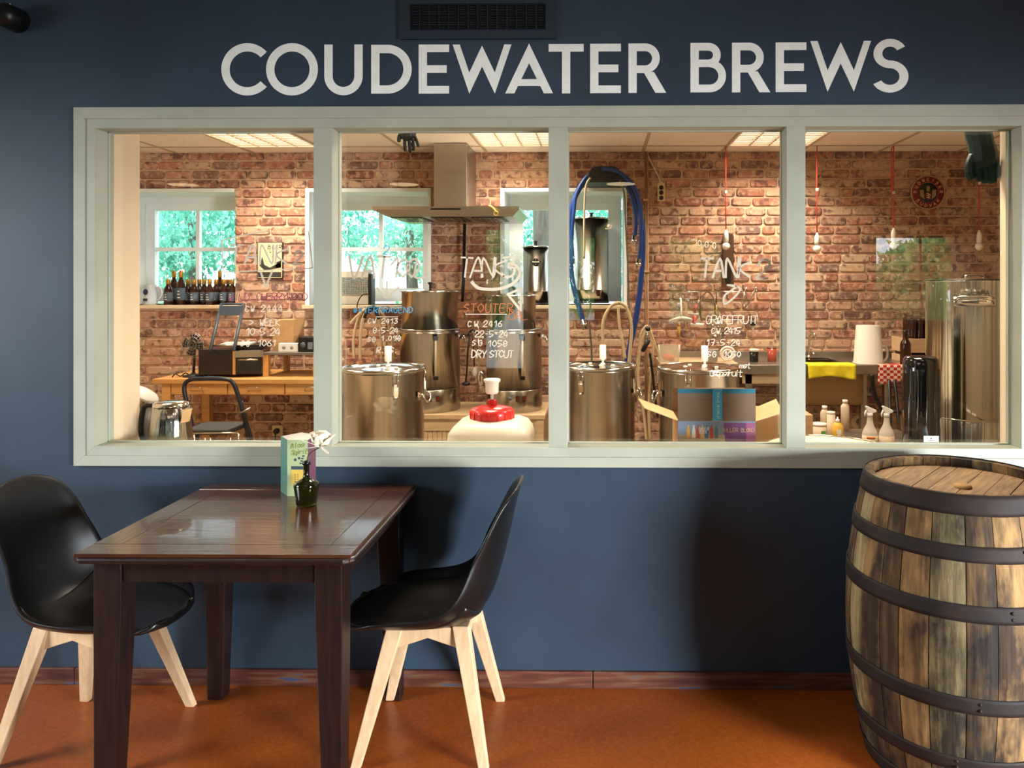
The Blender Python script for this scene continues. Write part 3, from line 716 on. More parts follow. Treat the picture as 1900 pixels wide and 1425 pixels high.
ink([('TANK', 425, 490, 36, 29, .007), ('2', 545, 490, 24, 20, .007), ([(411,447),(430,441),(470,433),(500,428)], .004), ([(412,448),(414,505),(440,504),(575,498),(579,497)], .004, False), ([(484,505),(493,533),(505,503)], .007, False), ([(572,428),(576,460),(580,497)], .004)], ink_f, label='faded large marker writing TANK 2 above an arrow on the first pane')
ink([('WILD', 424, 558, 13, 11, .0026), ('CHERRYWOOD', 476, 557, 13, 9.6, .0026)], ink_p, label='purple marker writing WILD CHERRYWOOD on the first pane')
ink([('CW', 455, 578, 10, 10, W1), ('2444', 484, 578, 11, 11, W1), ('> WEEK', 462, 604, 12, 10, W1), ('10-5-24', 457, 622, 13, 9.5, W1), ('SG', 447, 642, 10, 10, W1), ('1061', 479, 642, 11, 10, W1)], ink_w, label='white marker notes 10-5-24 and SG 1061 on the first pane')
ink([('VAT', 645, 516, 40, 26, .0085), ('100L', 724, 514, 34, 17, .0075), ([(718,523),(718,550)], .008, False), ([(700,534),(717,553),(740,533)], .008, False)], ink_f, label='large marker writing VAT 100L above an arrow on the second pane')
ink([('2', 711, 472, 16, 14, .003), ('WATERDRAGEND', 656, 580, 10, 9.4, .0026)], ink_b, label='blue marker line below the arrow on the second pane')
ink([('CW 2413', 683, 600, 9, 8.4, W1), ('8-5-24', 692, 618, 10, 8, W1), ('SG', 682, 634, 8.5, 9, W1), ('1.098', 708, 632, 8.5, 8.5, W1), ('R.I.S.', 699, 655, 10.5, 7.5, W1), ([(698,588),(738,588)], .0026, False)], ink_w, label='white marker notes ending in R.I.S. on the second pane')
ink([('TANK', 852, 514, 36, 21, .0065), ('3', 930, 514, 36, 30, .009), ([(876,524),(890,535),(925,536),(952,526),(965,508),(958,494),(944,490)], .012), ([(942,546),(968,535),(966,576),(942,546)], .009, False)], ink_w, label='large white marker writing TANK 3 with a curved arrow on the second pane')
ink([('STOUTER', 860, 579, 15, 13.5, .0028), ('BAL', 944, 592, 17, 12, .003)], ink_o, label='orange marker writing STOUTERBAL on the second pane')
ink([([(864,583),(940,583)], .0026, False), ('CW', 868, 606, 10, 12, .0032), ('2416', 897, 606, 10.5, 10, .0032), ('22-5-24', 881, 625, 11, 9, .0032), ('SG', 876, 641, 9.5, 12, .0032), ('1058', 906, 643, 11, 10, .0032), ('DRY', 875, 663, 12.5, 9.5, .0036), ('STOUT', 908, 663, 12.5, 9, .0036)], ink_w, label='white marker notes ending in DRY STOUT on the second pane')
ink([('TANK', 1298, 514, 34, 24, .0085), ('2', 1404, 516, 33, 30, .0085), ([(1350,529),(1366,532),(1345,548),(1345,564),(1366,548),(1372,534),(1350,529)], .007)], ink_f, label='faded large marker writing TANK 2 on the third pane')
ink([('GRAPEFRUIT', 1310, 600, 14, 9.8, .0028), ('CW', 1320, 619, 10, 9, W1), ('2415', 1344, 619, 11, 8, W1), ('17-5-24', 1311, 641, 11, 9.5, W1), ('SG', 1312, 662, 9.5, 10, W1), ('1050', 1344, 662, 9.5, 8.5, W1), ('Grapefruit', 1317, 698, 11, 5.8, .0024), ('met', 1372, 683, 9, 7, .0024)], ink_w, label='white marker notes with 17-5-24 and Grapefruit on the third pane')

# menu stand
mz = TZ; mc = at(552, 923, 2.71)
ms = root('menu_stand', (mc.x, mc.y, mz), 'upright folded drinks menu, green front with a jar drawing, standing on the table', 'menu')
pA, pB, pC, pD = [Vector((X(u, d), d-CD)) for u, d in ((521, 2.775), (533, 2.71), (571.5, 2.71), (586, 2.80))]
mh = Z(818, 2.71)-mz
def panel(p, q, h0, h1, h2=None, t=.0012):
    d = (q-p).normalized(); n = Vector((-d.y, d.x))*t; h2 = h1 if h2 is None else h2
    return MB().add([(p.x,p.y,mz),(q.x,q.y,mz),(q.x,q.y,mz+h2),(p.x,p.y,mz+h1),(p.x+n.x,p.y+n.y,mz),(q.x+n.x,q.y+n.y,mz),(q.x+n.x,q.y+n.y,mz+h2),(p.x+n.x,p.y+n.y,mz+h1)],
        [(0,1,2,3),(7,6,5,4),(0,4,5,1),(1,5,6,2),(2,6,7,3),(3,7,4,0)])
part('left_panel', panel(pA, pB, 0, mh+.002, mh), mat('menu_teal', '426a5a', '4c7666', .5), ms)
fp_ = part('front_panel', panel(pB, pC, 0, mh), mat('menu_green', 'a2ae80', 'acb88a', .5, scale=3), ms)
part('right_panel', panel(pC, pD, 0, mh), mat('menu_plum', '5e3444', '6e4052', .5), ms)
part('top_flap', MB().add([(pA.x,pA.y,mz+mh),(pB.x,pB.y,mz+mh-.002),(pC.x,pC.y,mz+mh-.002),(pD.x,pD.y,mz+mh+.001),(.5*(pA.x+pD.x),pD.y+.02,mz+mh+.006)], [(0,1,2,3,4)]).add([(pA.x,pA.y,mz+mh-.001),(pB.x,pB.y,mz+mh-.003),(pC.x,pC.y,mz+mh-.003),(pD.x,pD.y,mz+mh-.0)],[(0,1,2,3)]), white_p, ms)
yf = pB.y-.0004
o = MB(); write(o, 'Aloe', 539, 832, 9, 6.5, 2.71, .0014, .25, .12, y=yf); write(o, 'Spirit', 540, 843, 8, 5, 2.71, .0014, .25, .06, y=yf); part('menu_title', o, mat('menu_olive_ink', '7c8a2a', rough=.6), fp_)
mb = MB(); a, b = at(540, 900, 2.71), at(568, 872, 2.71); mb.prism(rrect(a.x, a.z, b.x, b.z, .006), yf-.0003, yf, 'y'); part('jar_print', mb, mat('menu_yellow', 'c9a23c', 'd8b85a', .5), fp_)
mb = MB(); a, b = at(540.5, 871, 2.71), at(565, 865, 2.71); mb.box((a.x, yf-.0004, a.z), (b.x, yf, b.z))
for u, v, r_ in ((548,853,.005),(555,850,.0045),(550,844,.0025)): q = at(u, v, 2.71); mb.lathe([(0,0),(r_,0),(r_,.0004),(0,.0004)], (0,0,0), 12, M=Matrix.Translation((q.x, yf, q.z)) @ Matrix.Rotation(PI/2, 4, 'X'))
for k in range(5): write(mb, '~~', 547, 882+k*4.2, 2.5, 5, 2.71, .0009, y=yf-.0004)
for k in range(4): q = at(556+k*1.6, 861-k*4.5, 2.71); mb.box((q.x, yf-.0004, q.z), (q.x+.008, yf, q.z+.005))
part('fruit_print', mb, mat('menu_dark_ink', '39454a', rough=.6), fp_)

# vase with magnolia
vb = at(568.5, 936, 2.60); vz = TZ
va = root('bottle_vase', (vb.x, vb.y, vz), 'squat dark green glass bottle used as a vase in front of the menu', 'vase')
prof = [(0,.003),(.031,.003),(.0335,.006),(.036,.03),(.041,.066),(.041,.072),(.038,.078),(.022,.086),(.012,.094),(.0095,.105),(.0095,.135),(.012,.137),(.0125,.145),(.010,.147),(.008,.145),(.0075,.105),(.010,.094),(.02,.084),(.036,.075),(.039,.068),(.034,.03),(.031,.008),(0,.008)]
part('glass_body', MB().lathe(prof, (vb.x, vb.y, vz), 40), mat('dark_green_glass', '4a4a20', rough=.05, trans=.9, ior=1.5), va)
part('lip', MB().lathe([(.0095,.136),(.0132,.138),(.0132,.146),(.010,.149),(.008,.147),(.0078,.137),(.0095,.136)], (vb.x, vb.y, vz), 32), mat('dark_glass_lip', '0e1410', rough=.15), va)
fc = at(596, 819, 2.58)
fl = root('magnolia_flower', (vb.x, vb.y, vz+.1), 'cream white magnolia bloom on a thin dark stem leaning out of the bottle vase', 'flower')
stem = smooth([(vb.x, vb.y, vz+.03), (vb.x+.002, vb.y, vz+.145), (vb.x+.012, vb.y, vz+.175), (fc.x-.008, fc.y, fc.z-.022)], 6)
part('stem', MB().tube(stem, .0016, 8), mat('flower_stem', '2b2118', rough=.7), fl)
petal_m = mat('petal_cream', 'e6dcc4', 'f0e8d4', .55, scale=20); petal_m.node_tree.nodes['Principled BSDF'].inputs['Subsurface Weight'].default_value = .0
def petal(L, wd, cup, tilt, az, roll, base):
    M = Matrix.Translation(base) @ Matrix.Rotation(az, 4, 'Z') @ Matrix.Rotation(tilt, 4, 'Y') @ Matrix.Rotation(roll, 4, 'X')
    vs = []; fs = []; n, k = 8, 6
    for i in range(n+1):
        t = i/n; w = wd*(math.sin(PI*min(.97, t*.82+.12))**.55)
        for j in range(k+1):
            s = -1+2*j/k; vs.append(M @ Vector((L*t, w*s, cup*(t*t)*.9+cup*.5*s*s*math.sin(PI*t))))
    for i in range(n):
        for j in range(k): fs.append((i*(k+1)+j, i*(k+1)+j+1, (i+1)*(k+1)+j+1, (i+1)*(k+1)+j))
    o = part('petal', MB().add(vs, fs, 0, True), petal_m, fl); m = o.modifiers.new('s', 'SOLIDIFY'); m.thickness = .0009
    return o
fb = Vector((fc.x+.0, fc.y, fc.z-.017))
for L, wd, cup, tilt, az, roll in ((.048,.031,.02,-.75,-1.57,0),(.052,.030,.022,-.72,-2.4,0),(.052,.030,.022,-.68,-.7,0),(.05,.030,.02,-1.0,1.6,0),(.058,.028,.02,-.42,.1,0),(.056,.027,.02,-.62,3.0,0),
    (.064,.022,.0,-.36,3.35,.2),(.052,.022,0,-.08,-.2,-.2),(.050,.020,0,.08,3.45,.3),(.036,.014,0,.6,-.35,-.3)):
    petal(L, wd, cup, tilt, az, roll, fb)
part('centre', MB().sphere((fb.x, fb.y, fb.z+.012), .008, 12, 8, sc=(1,1,1.6)), mat('flower_centre', 'b8a878', rough=.8), fl)

# barrel
BXc, BYc = 1.14, -.395; BH = .895
br = root('whisky_barrel', (BXc, BYc, 0), 'weathered oak barrel with rusty hoops standing at the right under the window', 'barrel')
def oak_mat(name, c1, c2, lo):
    m = mat(name, c1, c2, .8, scale=9, stretch=(5,5,.5), bump=.45, contrast=(.36,.66), rand=.22, detail=8)
    N = m.node_tree.nodes; L = m.node_tree.links; P = N['Principled BSDF']; g = N.new('ShaderNodeNewGeometry')
    mp = N.new('ShaderNodeMapping'); mp.inputs['Scale'].default_value = (1.3, 1.3, .55); L.new(g.outputs['Position'], mp.inputs[0])
    n = N.new('ShaderNodeTexNoise'); n.inputs['Scale'].default_value = 6.5; n.inputs['Detail'].default_value = 6; n.inputs['Roughness'].default_value = .62; L.new(mp.outputs[0], n.inputs['Vector'])
    r = N.new('ShaderNodeValToRGB'); r.color_ramp.elements[0].position = .40; r.color_ramp.elements[1].position = .56; r.color_ramp.elements[0].color = (lo, lo*.85, lo*.7, 1); r.color_ramp.elements[1].color = (1,1,1,1)
    L.new(n.outputs['Fac'], r.inputs[0]); x = N.new('ShaderNodeMix'); x.data_type = 'RGBA'; x.blend_type = 'MULTIPLY'; x.inputs[0].default_value = 1
    L.new(P.inputs['Base Color'].links[0].from_socket, x.inputs[6]); L.new(r.outputs[0], x.inputs[7]); L.new(x.outputs[2], P.inputs['Base Color']); return m
oak = oak_mat('barrel_oak', '5e4426', '967546', .13)
oak_h = mat('barrel_head_oak', '8a6a46', 'b08c60', .7, scale=9, stretch=(7,1,1), bump=.15, rand=.15)
hoopm = mat('rusty_hoop', '120b08', '26150c', .72, .1, scale=16, bump=.3)
def br_r(z): t = (z-BH*.5)/(BH*.5); return .272+.062*(1-abs(t)**1.9)
NS = 26; zs = [BH*i/18 for i in range(19)]
# a stain along a few staves
dk = oak_mat('barrel_oak_stained', '33240f', '6c5230', .10); gr_ = oak_mat('barrel_oak_grey', '5c5036', '8c7b54', .14)
a = 0
rs = random.Random(3); ws = [rs.uniform(.7, 1.3) for _ in range(NS)]; tot = sum(ws)
for k in range(NS):
    w = ws[k]/tot*2*PI; a0, a1 = a+.004, a+w-.004; a += w; n = 4
    vs = []; fs = []; off = rs.uniform(-.0015, .0015)
    for z in zs:
        for i in range(n+1):
            q = a0+(a1-a0)*i/n; e = -.0018 if i in (0, n) else 0; r_ = br_r(z)+off+e; vs.append((BXc+r_*math.cos(q), BYc+r_*math.sin(q), z))
        for q in (a1, a0): r_ = br_r(z)-.024; vs.append((BXc+r_*math.cos(q), BYc+r_*math.sin(q), z))
    m = n+3
    for j in range(len(zs)-1):
        for i in range(m): fs.append((j*m+i, j*m+(i+1) % m, (j+1)*m+(i+1) % m, (j+1)*m+i))
    fs.append(tuple(reversed(range(m)))); fs.append(tuple((len(zs)-1)*m+i for i in range(m)))
    part('stave', MB().add(vs, fs), [oak, oak, gr_, oak, dk, oak, gr_][rs.randrange(7)], br)
for z0, z1 in ((BH-.052, BH+.004), (.718, .762), (.556, .603), (.298, .345), (.118, .16), (.0, .05)):
    pr = [(br_r(z0+(z1-z0)*i/4)+.0015, z0+(z1-z0)*i/4) for i in range(5)]; pr2 = [(r_+.003, z) for r_, z in reversed(pr)]
    part('hoop', MB().lathe(pr+pr2+[pr[0]], (BXc, BYc, 0), 72), hoopm, br)
    if z0 < BH-.1:
        q = -2.1+z0; r_ = br_r((z0+z1)/2)+.004
        for dz in (-.009, .009): part('rivet', MB().sphere((BXc+r_*math.cos(q), BYc+r_*math.sin(q), (z0+z1)/2+dz), .005, 8, 6), hoopm, br)
rh = br_r(BH)-.026; hz = BH-.028; ang = math.radians(-38); nb = 7; xs = [-rh]
for i in range(nb): xs.append(-rh+2*rh*(i+1)/nb+(rs.uniform(-.012, .012) if i < nb-1 else 0))
for i in range(nb):
    x0, x1 = xs[i]+.0012, xs[i+1]-.0012; P = []
    for j in range(9): x = x0+(x1-x0)*j/8; P.append((x, -math.sqrt(max(0, rh*rh-x*x))))
    for j in range(9): x = x1-(x1-x0)*j/8; P.append((x, math.sqrt(max(0, rh*rh-x*x))))
    Q = []
    for p in P:
        if not Q or (abs(p[0]-Q[-1][0])+abs(p[1]-Q[-1][1])) > 1e-4: Q.append(p)
    if abs(Q[0][0]-Q[-1][0])+abs(Q[0][1]-Q[-1][1]) < 1e-4: Q.pop()
    mb = MB().prism(Q, -.02, rs.uniform(-.001, .001)); o = part('head_board', mb, oak_h, None, loc=(0,0,0)); o.parent = br; o.location = (0, 0, hz); o.rotation_euler = (0, 0, ang)
q = at(1787, 890, 2.36); part('bung', MB().lathe([(0,0),(.027,0),(.025,.008),(.0,.008)], (BXc-.0, BYc-.055, hz+.001), 24), mat('bung_wood', 'c79d62', 'b48a52', .7, scale=40), br)

# small dark fitting at the top left
sp = at(-4, 22, 2.8)
wl = root('wall_fitting', (sp.x, 0, sp.z), 'small round black fitting on the wall at the top left corner', 'speaker')
part('body', MB().lathe([(0,-.10),(.03,-.095),(.044,-.07),(.046,0),(.0,.0)], (0,0,0), 24, M=Matrix.Translation((sp.x, 0, sp.z)) @ Matrix.Rotation(-PI/2, 4, 'X')), black, wl)
part('white_dot', MB().sphere((sp.x+.006, -.05, sp.z+.046), .003, 8, 6), white_p, wl)

# pendants over the dining room (seen mirrored in the glass)
lampm = mat('lamp_disc', 'ffe2b0', emit=3.0)
for u, nm in ((340, 'left'), (750, 'middle'), (1152, 'right')):
    x = X(u, 5.5); y = -(5.5-CD-2*G_Y); z = Z(342, 5.5)
    r = root('pendant_lamp', (x, y, z), 'flat round dark pendant lamp over the dining room, the %s of the three' % nm, 'lamp', 'round pendants over the dining room')
    part('shade', MB().lathe([(.02,.09),(.05,.075),(.105,.02),(.118,0),(.112,0),(.10,.018),(.0,.05)], (x,y,z), 32), black, r)
    part('diffuser', MB().lathe([(0,.001),(.1,.001),(.1,.006),(0,.006)], (x,y,z), 32), lampm, r)
    part('cord', MB().tube([(x,y,z+.08),(x,y,2.9)], .003, 6), black, r)
    d = bpy.data.lights.new('pendant_bulb', 'SPOT'); d.energy = 6; d.color = (1, .72, .42); d.spot_size = math.radians(120); d.spot_blend = .8; d.shadow_soft_size = .08
    o = bpy.data.objects.new('pendant_bulb', d); COL.objects.link(o); o.location = (x, y, z-.01)

# ================================================================== brewery things
# gloves
def glove(name, palm, fingers, m, label, cuff):
    r = root(name, cuff[0], label, 'glove'); mb = MB()
    mb.tube(cuff, palm, 12)
    for pts, rad in fingers: mb.tube(smooth(pts, 4), [rad]*(len(smooth(pts,4))-1)+[rad*.6], 8)
    o = part('glove_body', mb, m, r); md = o.modifiers.new('r', 'REMESH'); md.mode = 'VOXEL'; md.voxel_size = .0022; md.use_smooth_shade = True
    part('hanging_hook', MB().tube([Vector(cuff[0])+Vector((0,0,-.005)), Vector(cuff[0])+Vector((0,0,.05)), (cuff[0].x, .1, cuff[0].z+.06)], .003, 6), black, r)
    o2 = part('cuff_band', MB().tube([cuff[0], Vector(cuff[0])-Vector((0,0,.012))], palm[0]*1.06, 16), m, r)
    return r
d = 3.12
q = lambda u, v, dd=0: at(u, v, d+dd)
glove('black_work_glove', [.030,.033,.034,.028,.016], [([q(746,247),q(741,253),q(740,264)],.0082), ([q(751,256),q(751,268),q(752,281)],.0068), ([q(758.5,257),q(760,270),q(761,283)],.0068), ([q(766,257),q(767,268),q(768,280)],.0062), ([q(769,250),q(773,260),q(776.5,273)],.0062)], black,
      'black work glove hanging fingers down behind the top of the second pane', [q(757,232),q(757,240),q(757,248),q(758,256),q(759,260)])
grn = mat('dark_green_rubber', '02231c', '032c24', .5, scale=6, bump=.1, spec=.3); d = 3.1
glove('green_rubber_glove', [.058,.05,.048,.052,.05,.03], [([q(1806,290),q(1800,305),q(1800,322),q(1806,332)],.02), ([q(1815,300),q(1814,320),q(1820,336)],.018), ([q(1825,300),q(1828,325),q(1830,340)],.018), ([q(1838,300),q(1840,325),q(1842,340)],.018), ([q(1845,290),q(1848,310),q(1849,330)],.016)], grn,
      'long dark green rubber glove hanging behind the top right corner of the last pane', [q(1815,230),q(1816,250),q(1820,268),q(1824,285),q(1825,300),q(1825,312)])

# fermenters
def latch(mb_dummy, cx, cy, rr, a, zt, r, scale=1.0):
    M = Matrix.Translation((cx+rr*math.cos(a), cy+rr*math.sin(a), zt)) @ Matrix.Rotation(a, 4, 'Z')
    mb = MB(); mb.box((0, -.014, -.115), (.006, .014, -.06), M=M); mb.box((.006, -.010, -.125), (.013, .010, -.075), M=M); mb.sphere(M @ Vector((.012, 0, -.128)), .008, 10, 8)
    for s in (-1, 1): mb.tube([M @ Vector(p) for p in ((.009, s*.009, -.085), (.012, s*.012, -.04), (.004, s*.012, .012), (-.012, s*.009, .010))], .0016, 6)
    o = part('latch', mb, steel_l, mb_dummy); return o
def handle(parent, cx, cy, rr, a, z, w=.05):
    M = Matrix.Translation((cx+rr*math.cos(a), cy+rr*math.sin(a), z)) @ Matrix.Rotation(a, 4, 'Z')
    pts = smooth([M @ Vector(p) for p in ((0,-w,0),(.02,-w,-.005),(.03,-w*.8,-.03),(.032,0,-.045),(.03,w*.8,-.03),(.02,w,-.005),(0,w,0))], 4)
    mb = MB().tube(pts, .0055, 8); mb.box((-.002,-w-.014,-.014),(.004,-w+.014,.014),M=M); mb.box((-.002,w-.014,-.014),(.004,w+.014,.014),M=M)
    part('handle', mb, steel_l, parent)
def fermenter(u, d, vt, r, label, lat, air=1.0, h=.74):
    x, y, zt = X(u, d), d-CD, Z(vt, d)
    t = root('steel_fermenter', (x, y, 0), label, 'tank', 'latched steel fermenters behind the window')
    z0 = zt-h; c = (x, y, 0)
    part('tank_body', MB().lathe([(0,z0),(r-.012,z0),(r-.002,z0+.012),(r-.001,z0+.05),(r+.001,z0+.056),(r-.001,z0+.062),(r-.001,zt-.03),(r+.002,zt-.022),(r+.002,zt-.014),(0,zt-.014)], c, 64), steel, t)
    part('lid_clamp', MB().lathe([(r-.006,zt-.016),(r+.007,zt-.014),(r+.011,zt-.006),(r+.008,zt+.002),(r-.004,zt+.004),(r-.008,zt)], c, 64), steel_l, t)
    part('lid', MB().lathe([(r-.006,zt-.002),(r-.03,zt+.001),(r-.045,zt-.005),(r-.09,zt-.003),(r-.11,zt+.002),(.02,zt+.004),(0,zt+.004)], c, 64), steel_l, t)
    for a in lat: latch(t, x, y, r, a, zt-.006, r)
    for a in (-.1, PI+.1): handle(t, x, y, r, a, zt-.13)
    ax, ay = x+.028, y-.01
    part('airlock', MB().lathe([(0,zt),(.006,zt),(.006,zt+.028),(.0175,zt+.033),(.0175,zt+.11),(.0155,zt+.11),(.0155,zt+.04),(0,zt+.04)], (ax, ay, 0), 20), mat('airlock_white', 'efe8da', rough=.4), t)
    part('grommet', MB().lathe([(0,zt+.003),(.014,zt+.003),(.012,zt+.012),(.005,zt+.012),(0,zt+.012)], (ax, ay, 0), 16), white_p, t)
    for k, (da, rr_) in enumerate(((2.2,.07),(3.5,.08),(-.6,.10),(5.0,.06))): part('lid_grommet', MB().sphere((x+rr_*math.cos(da), y+rr_*math.sin(da), zt+.004), .011, 12, 8, sc=(1,1,.5)), white_p, t)
    # legs down to the floor
    for a in (.6, 2.2, 3.8, 5.4): part('leg', MB().tube([(x+(r-.03)*math.cos(a), y+(r-.03)*math.sin(a), z0+.004), (x+(r-.02)*math.cos(a), y+(r-.02)*math.sin(a), 0)], .014, 10), steel, t)
    return t
fermenter(711, 4.0, 682, .209, 'steel fermenter behind the lower left of the second pane', [-1.02, -2.7, .5, 2.1], h=.6)
fermenter(1109, 4.25, 677, .204, 'steel fermenter behind the left of the third pane, beside the hanging hoses', [-2.0, -.32, 1.2, 2.8], h=.6)
fermenter(1297, 4.05, 680, .209, 'steel fermenter directly behind the open cardboard box', [-1.95, -2.95, .4, 1.4], h=.6)
# sticker on the first fermenter
p = at(769, 705, 3.86)
# boilers on the bench
def boiler(u, d, vb_, vm, vt, r, r2, label, u2=None):
    x, y = X(u, d), d-CD; zb, zm, zt = Z(vb_, d), Z(vm, d), Z(vt, d)
    t = root('brew_boiler', (x, y, zb), label, 'boiler', 'stacked steel brew boilers on the bench'); c = (x, y, 0)
    part('base', MB().lathe([(0,zb),(r-.004,zb),(r,zb+.006),(r,zb+.15),(r-.004,zb+.155),(0,zb+.155)], c, 64), steel, t)
    part('kettle_wall', MB().lathe([(0,zb+.156),(r-.003,zb+.156),(r-.003,zm-.03),(r+.004,zm-.026),(r+.004,zm-.018),(r-.002,zm-.014),(r-.002,zm-.006),(r+.006,zm-.003),(r+.006,zm+.002),(0,zm+.002)], c, 64), steel, t)
    x2 = X(u2, d) if u2 else x; c2 = (x2, y, 0)
    part('upper_kettle', MB().lathe([(0,zm+.003),(r2,zm+.003),(r2,zt-.006),(r2+.004,zt-.004),(r2+.004,zt),(0,zt)], c2, 64), steel, t)
    L_ = part('lid', MB().lathe([(r2+.012,zt),(r2+.012,zt+.005),(r2-.01,zt+.008),(.05,zt+.022),(0,zt+.023)], c2, 64), steel_l, t)
    part('lid_knob', MB().lathe([(0,zt+.02),(.008,zt+.022),(.007,zt+.045),(.018,zt+.058),(.017,zt+.064),(0,zt+.066)], c2, 20), black, L_)
    def on(a, z, rr=r): return Matrix.Translation((x+rr*math.cos(a), y+rr*math.sin(a), z)) @ Matrix.Rotation(a+PI/2, 4, 'Z')
    a = -PI/2+.38
    M = on(a, 0, r); zt2, zb2 = Z(628, d-.2), Z(702, d-.2)
    g = part('sight_gauge', MB().tube([M @ Vector((0,-.012,zb2)), M @ Vector((0,-.012,zt2))], .0075, 10), mat('gauge_glass', 'cbb898', rough=.2), t)
    for z in (zt2, zb2): part('gauge_end', MB().box((-.017,-.022,z-.014),(.017,.002,z+.014), M=M), black, g, bev=.004)
    zc = Z(741, d-.2)
    for k, (da, kind) in enumerate(((-.02,0),(.22,1),(.46,2))):
        M2 = on(-PI/2+da, zc, r)
        if kind == 0: part('thermostat_knob', MB().lathe([(0,0),(.011,0),(.010,.012),(0,.012)], (0,0,0), 16, M=M2 @ Matrix.Rotation(PI/2, 4, 'X')), mat('grey_knob', '55585c', rough=.4), t)
        else:
            s_ = part('rocker_switch', MB().box((-.011,-.004,-.019),(.011,.003,.019), M=M2), black, t); w_ = .006 if kind == 1 else .009
            part('switch_key', MB().box((-w_,-.007,-.013),(w_,-.004,.013), M=M2), mat('dark_red_switch', '6e2418', rough=.3), s_)
    for a in (-PI, 0): handle(t, x, y, r, a, zm-.05, .045)
    return t
boiler(798, 5.4, 759, 610, 541, .209, .193, 'tall stacked steel boiler on the bench under the left of the hood')
boiler(954, 5.4, 760, 610, 549, .195, .15, 'tall stacked steel boiler on the bench under the right of the hood')
# bench
z_t = Z(759, 5.4); x0, x1 = X(735, 5.2), X(1012, 5.2); y0, y1 = 5.15-CD, 5.72-CD
bn = root('pale_bench', ((x0+x1)/2, (y0+y1)/2, 0), 'low pale wooden bench with a slatted front carrying the stacked boilers', 'bench')
part('bench_top', MB().box((x0,y0,z_t-.03),(x1,y1,z_t)), palewood, bn, bev=.003)
part('apron', MB().box((x0+.02,y0+.02,z_t-.11),(x1-.02,y0+.04,z_t-.03)), palewood, bn)
part('knot', MB().sphere((x1-.08,y0+.02,z_t-.075), .009, 10, 8, sc=(.6,.3,1.4)), darkwood, bn)
n = 28
for k in range(n):
    xa = x0+.06+(x1-x0-.12)*k/n; part('front_slat', MB().box((xa+.0015,y0+.03,.08),(xa+(x1-x0-.12)/n-.0015,y0+.042,z_t-.11)), palewood, bn)
for x in (x0+.01, x1-.06):
    for y in (y0+.01, y1-.06): part('leg', MB().box((x,y,0),(x+.05,y+.05,z_t-.03)), palewood, bn)

# range hood
hd_ = 5.3; hx0, hx1 = X(691, hd_), X(963, hd_); zt_, zb_ = Z(382.5, hd_), Z(401, hd_)
hd = root('range_hood', ((hx0+hx1)/2, BY, zb_), 'stainless steel range hood with a tall square chimney over the boilers', 'hood')
cx0, cx1 = X(805, 5.55), X(866, 5.55); yb = BY-.002
part('chimney', MB().box((cx0, 5.55-CD, zt_), (cx1, yb, CEIL+.0)), steel_m, hd, bev=.002)
mb = MB(); yf_ = hd_-CD; i_ = .075
T = [(hx0,yf_),(hx1,yf_),(hx1,yb),(hx0,yb)]; 
vs = [(x,y,zt_) for x,y in T]+[(x,y,zt_-.022) for x,y in T]+[(hx0+i_*1.3,yf_+.02,zb_),(hx1-i_*.6,yf_+.02,zb_),(hx1-i_*.6,yb,zb_),(hx0+i_*1.3,yb,zb_)]
mb.add(vs, [(3,2,1,0),(0,1,5,4),(1,2,6,5),(2,3,7,6),(3,0,4,7),(4,5,9,8),(5,6,10,9),(6,7,11,10),(7,4,8,11),(8,9,10,11)])
part('canopy', mb, steel_m, hd)
part('control_panel', MB().box((X(799,hd_), yf_-.002, Z(389,hd_)), (X(855,hd_), yf_, Z(386,hd_))), black, hd)
fx = [hx0+.11, hx0+.39, hx0+.67]
for k, x in enumerate(fx):
    f = part('grease_filter', MB().box((x, yf_+.05, zb_-.006), (x+.22, yf_+.42, zb_)), mat('filter_dark', '2a2622', rough=.4, metal=.6), hd)
    for j in range(7): part('filter_bar', MB().box((x+.02+j*.028, yf_+.06, zb_-.010), (x+.028+j*.028, yf_+.41, zb_-.006)), steel_l, f)
for k, x in enumerate((hx0+.06, hx1-.14)):
    pass
gb = MB(); gx_ = hx1-.004
gb.add([(hx1-.1,yf_-.01,zb_+.002),(hx1+.06,yf_-.01,zb_-.0),(hx1+.07,yb-.1,zb_),(hx1-.1,yb-.1,zb_+.002),(hx1-.1,yf_-.01,zb_+.008),(hx1+.06,yf_-.01,zb_+.006),(hx1+.07,yb-.1,zb_+.006),(hx1-.1,yb-.1,zb_+.008)], [(0,1,2,3),(7,6,5,4),(0,4,5,1),(1,5,6,2),(2,6,7,3),(3,7,4,0)])
st_ = root('yellow_key_strap', at(915, 383, 5.28), 'yellow strap with a ring tied over the front edge of the hood', 'strap')
mb = MB().tube([at(u,v,5.27) for u,v in smooth([(908,382,0),(912,385,0),(918,390,0),(921,394,0)],3) for _ in (0,)] if False else [at(p[0],p[1],5.27) for p in smooth([(906,382,0),(912,384,0),(917,389,0),(920,393,0)], 4)], .006, 8)
yel = mat('yellow_strap', 'e0b848', rough=.6)
part('strap_band', mb, yel, st_); part('ring', MB().tube([at(920+4*math.cos(t*PI/8), 396+4*math.sin(t*PI/8), 5.27) for t in range(17)], .003, 6), yel, st_)

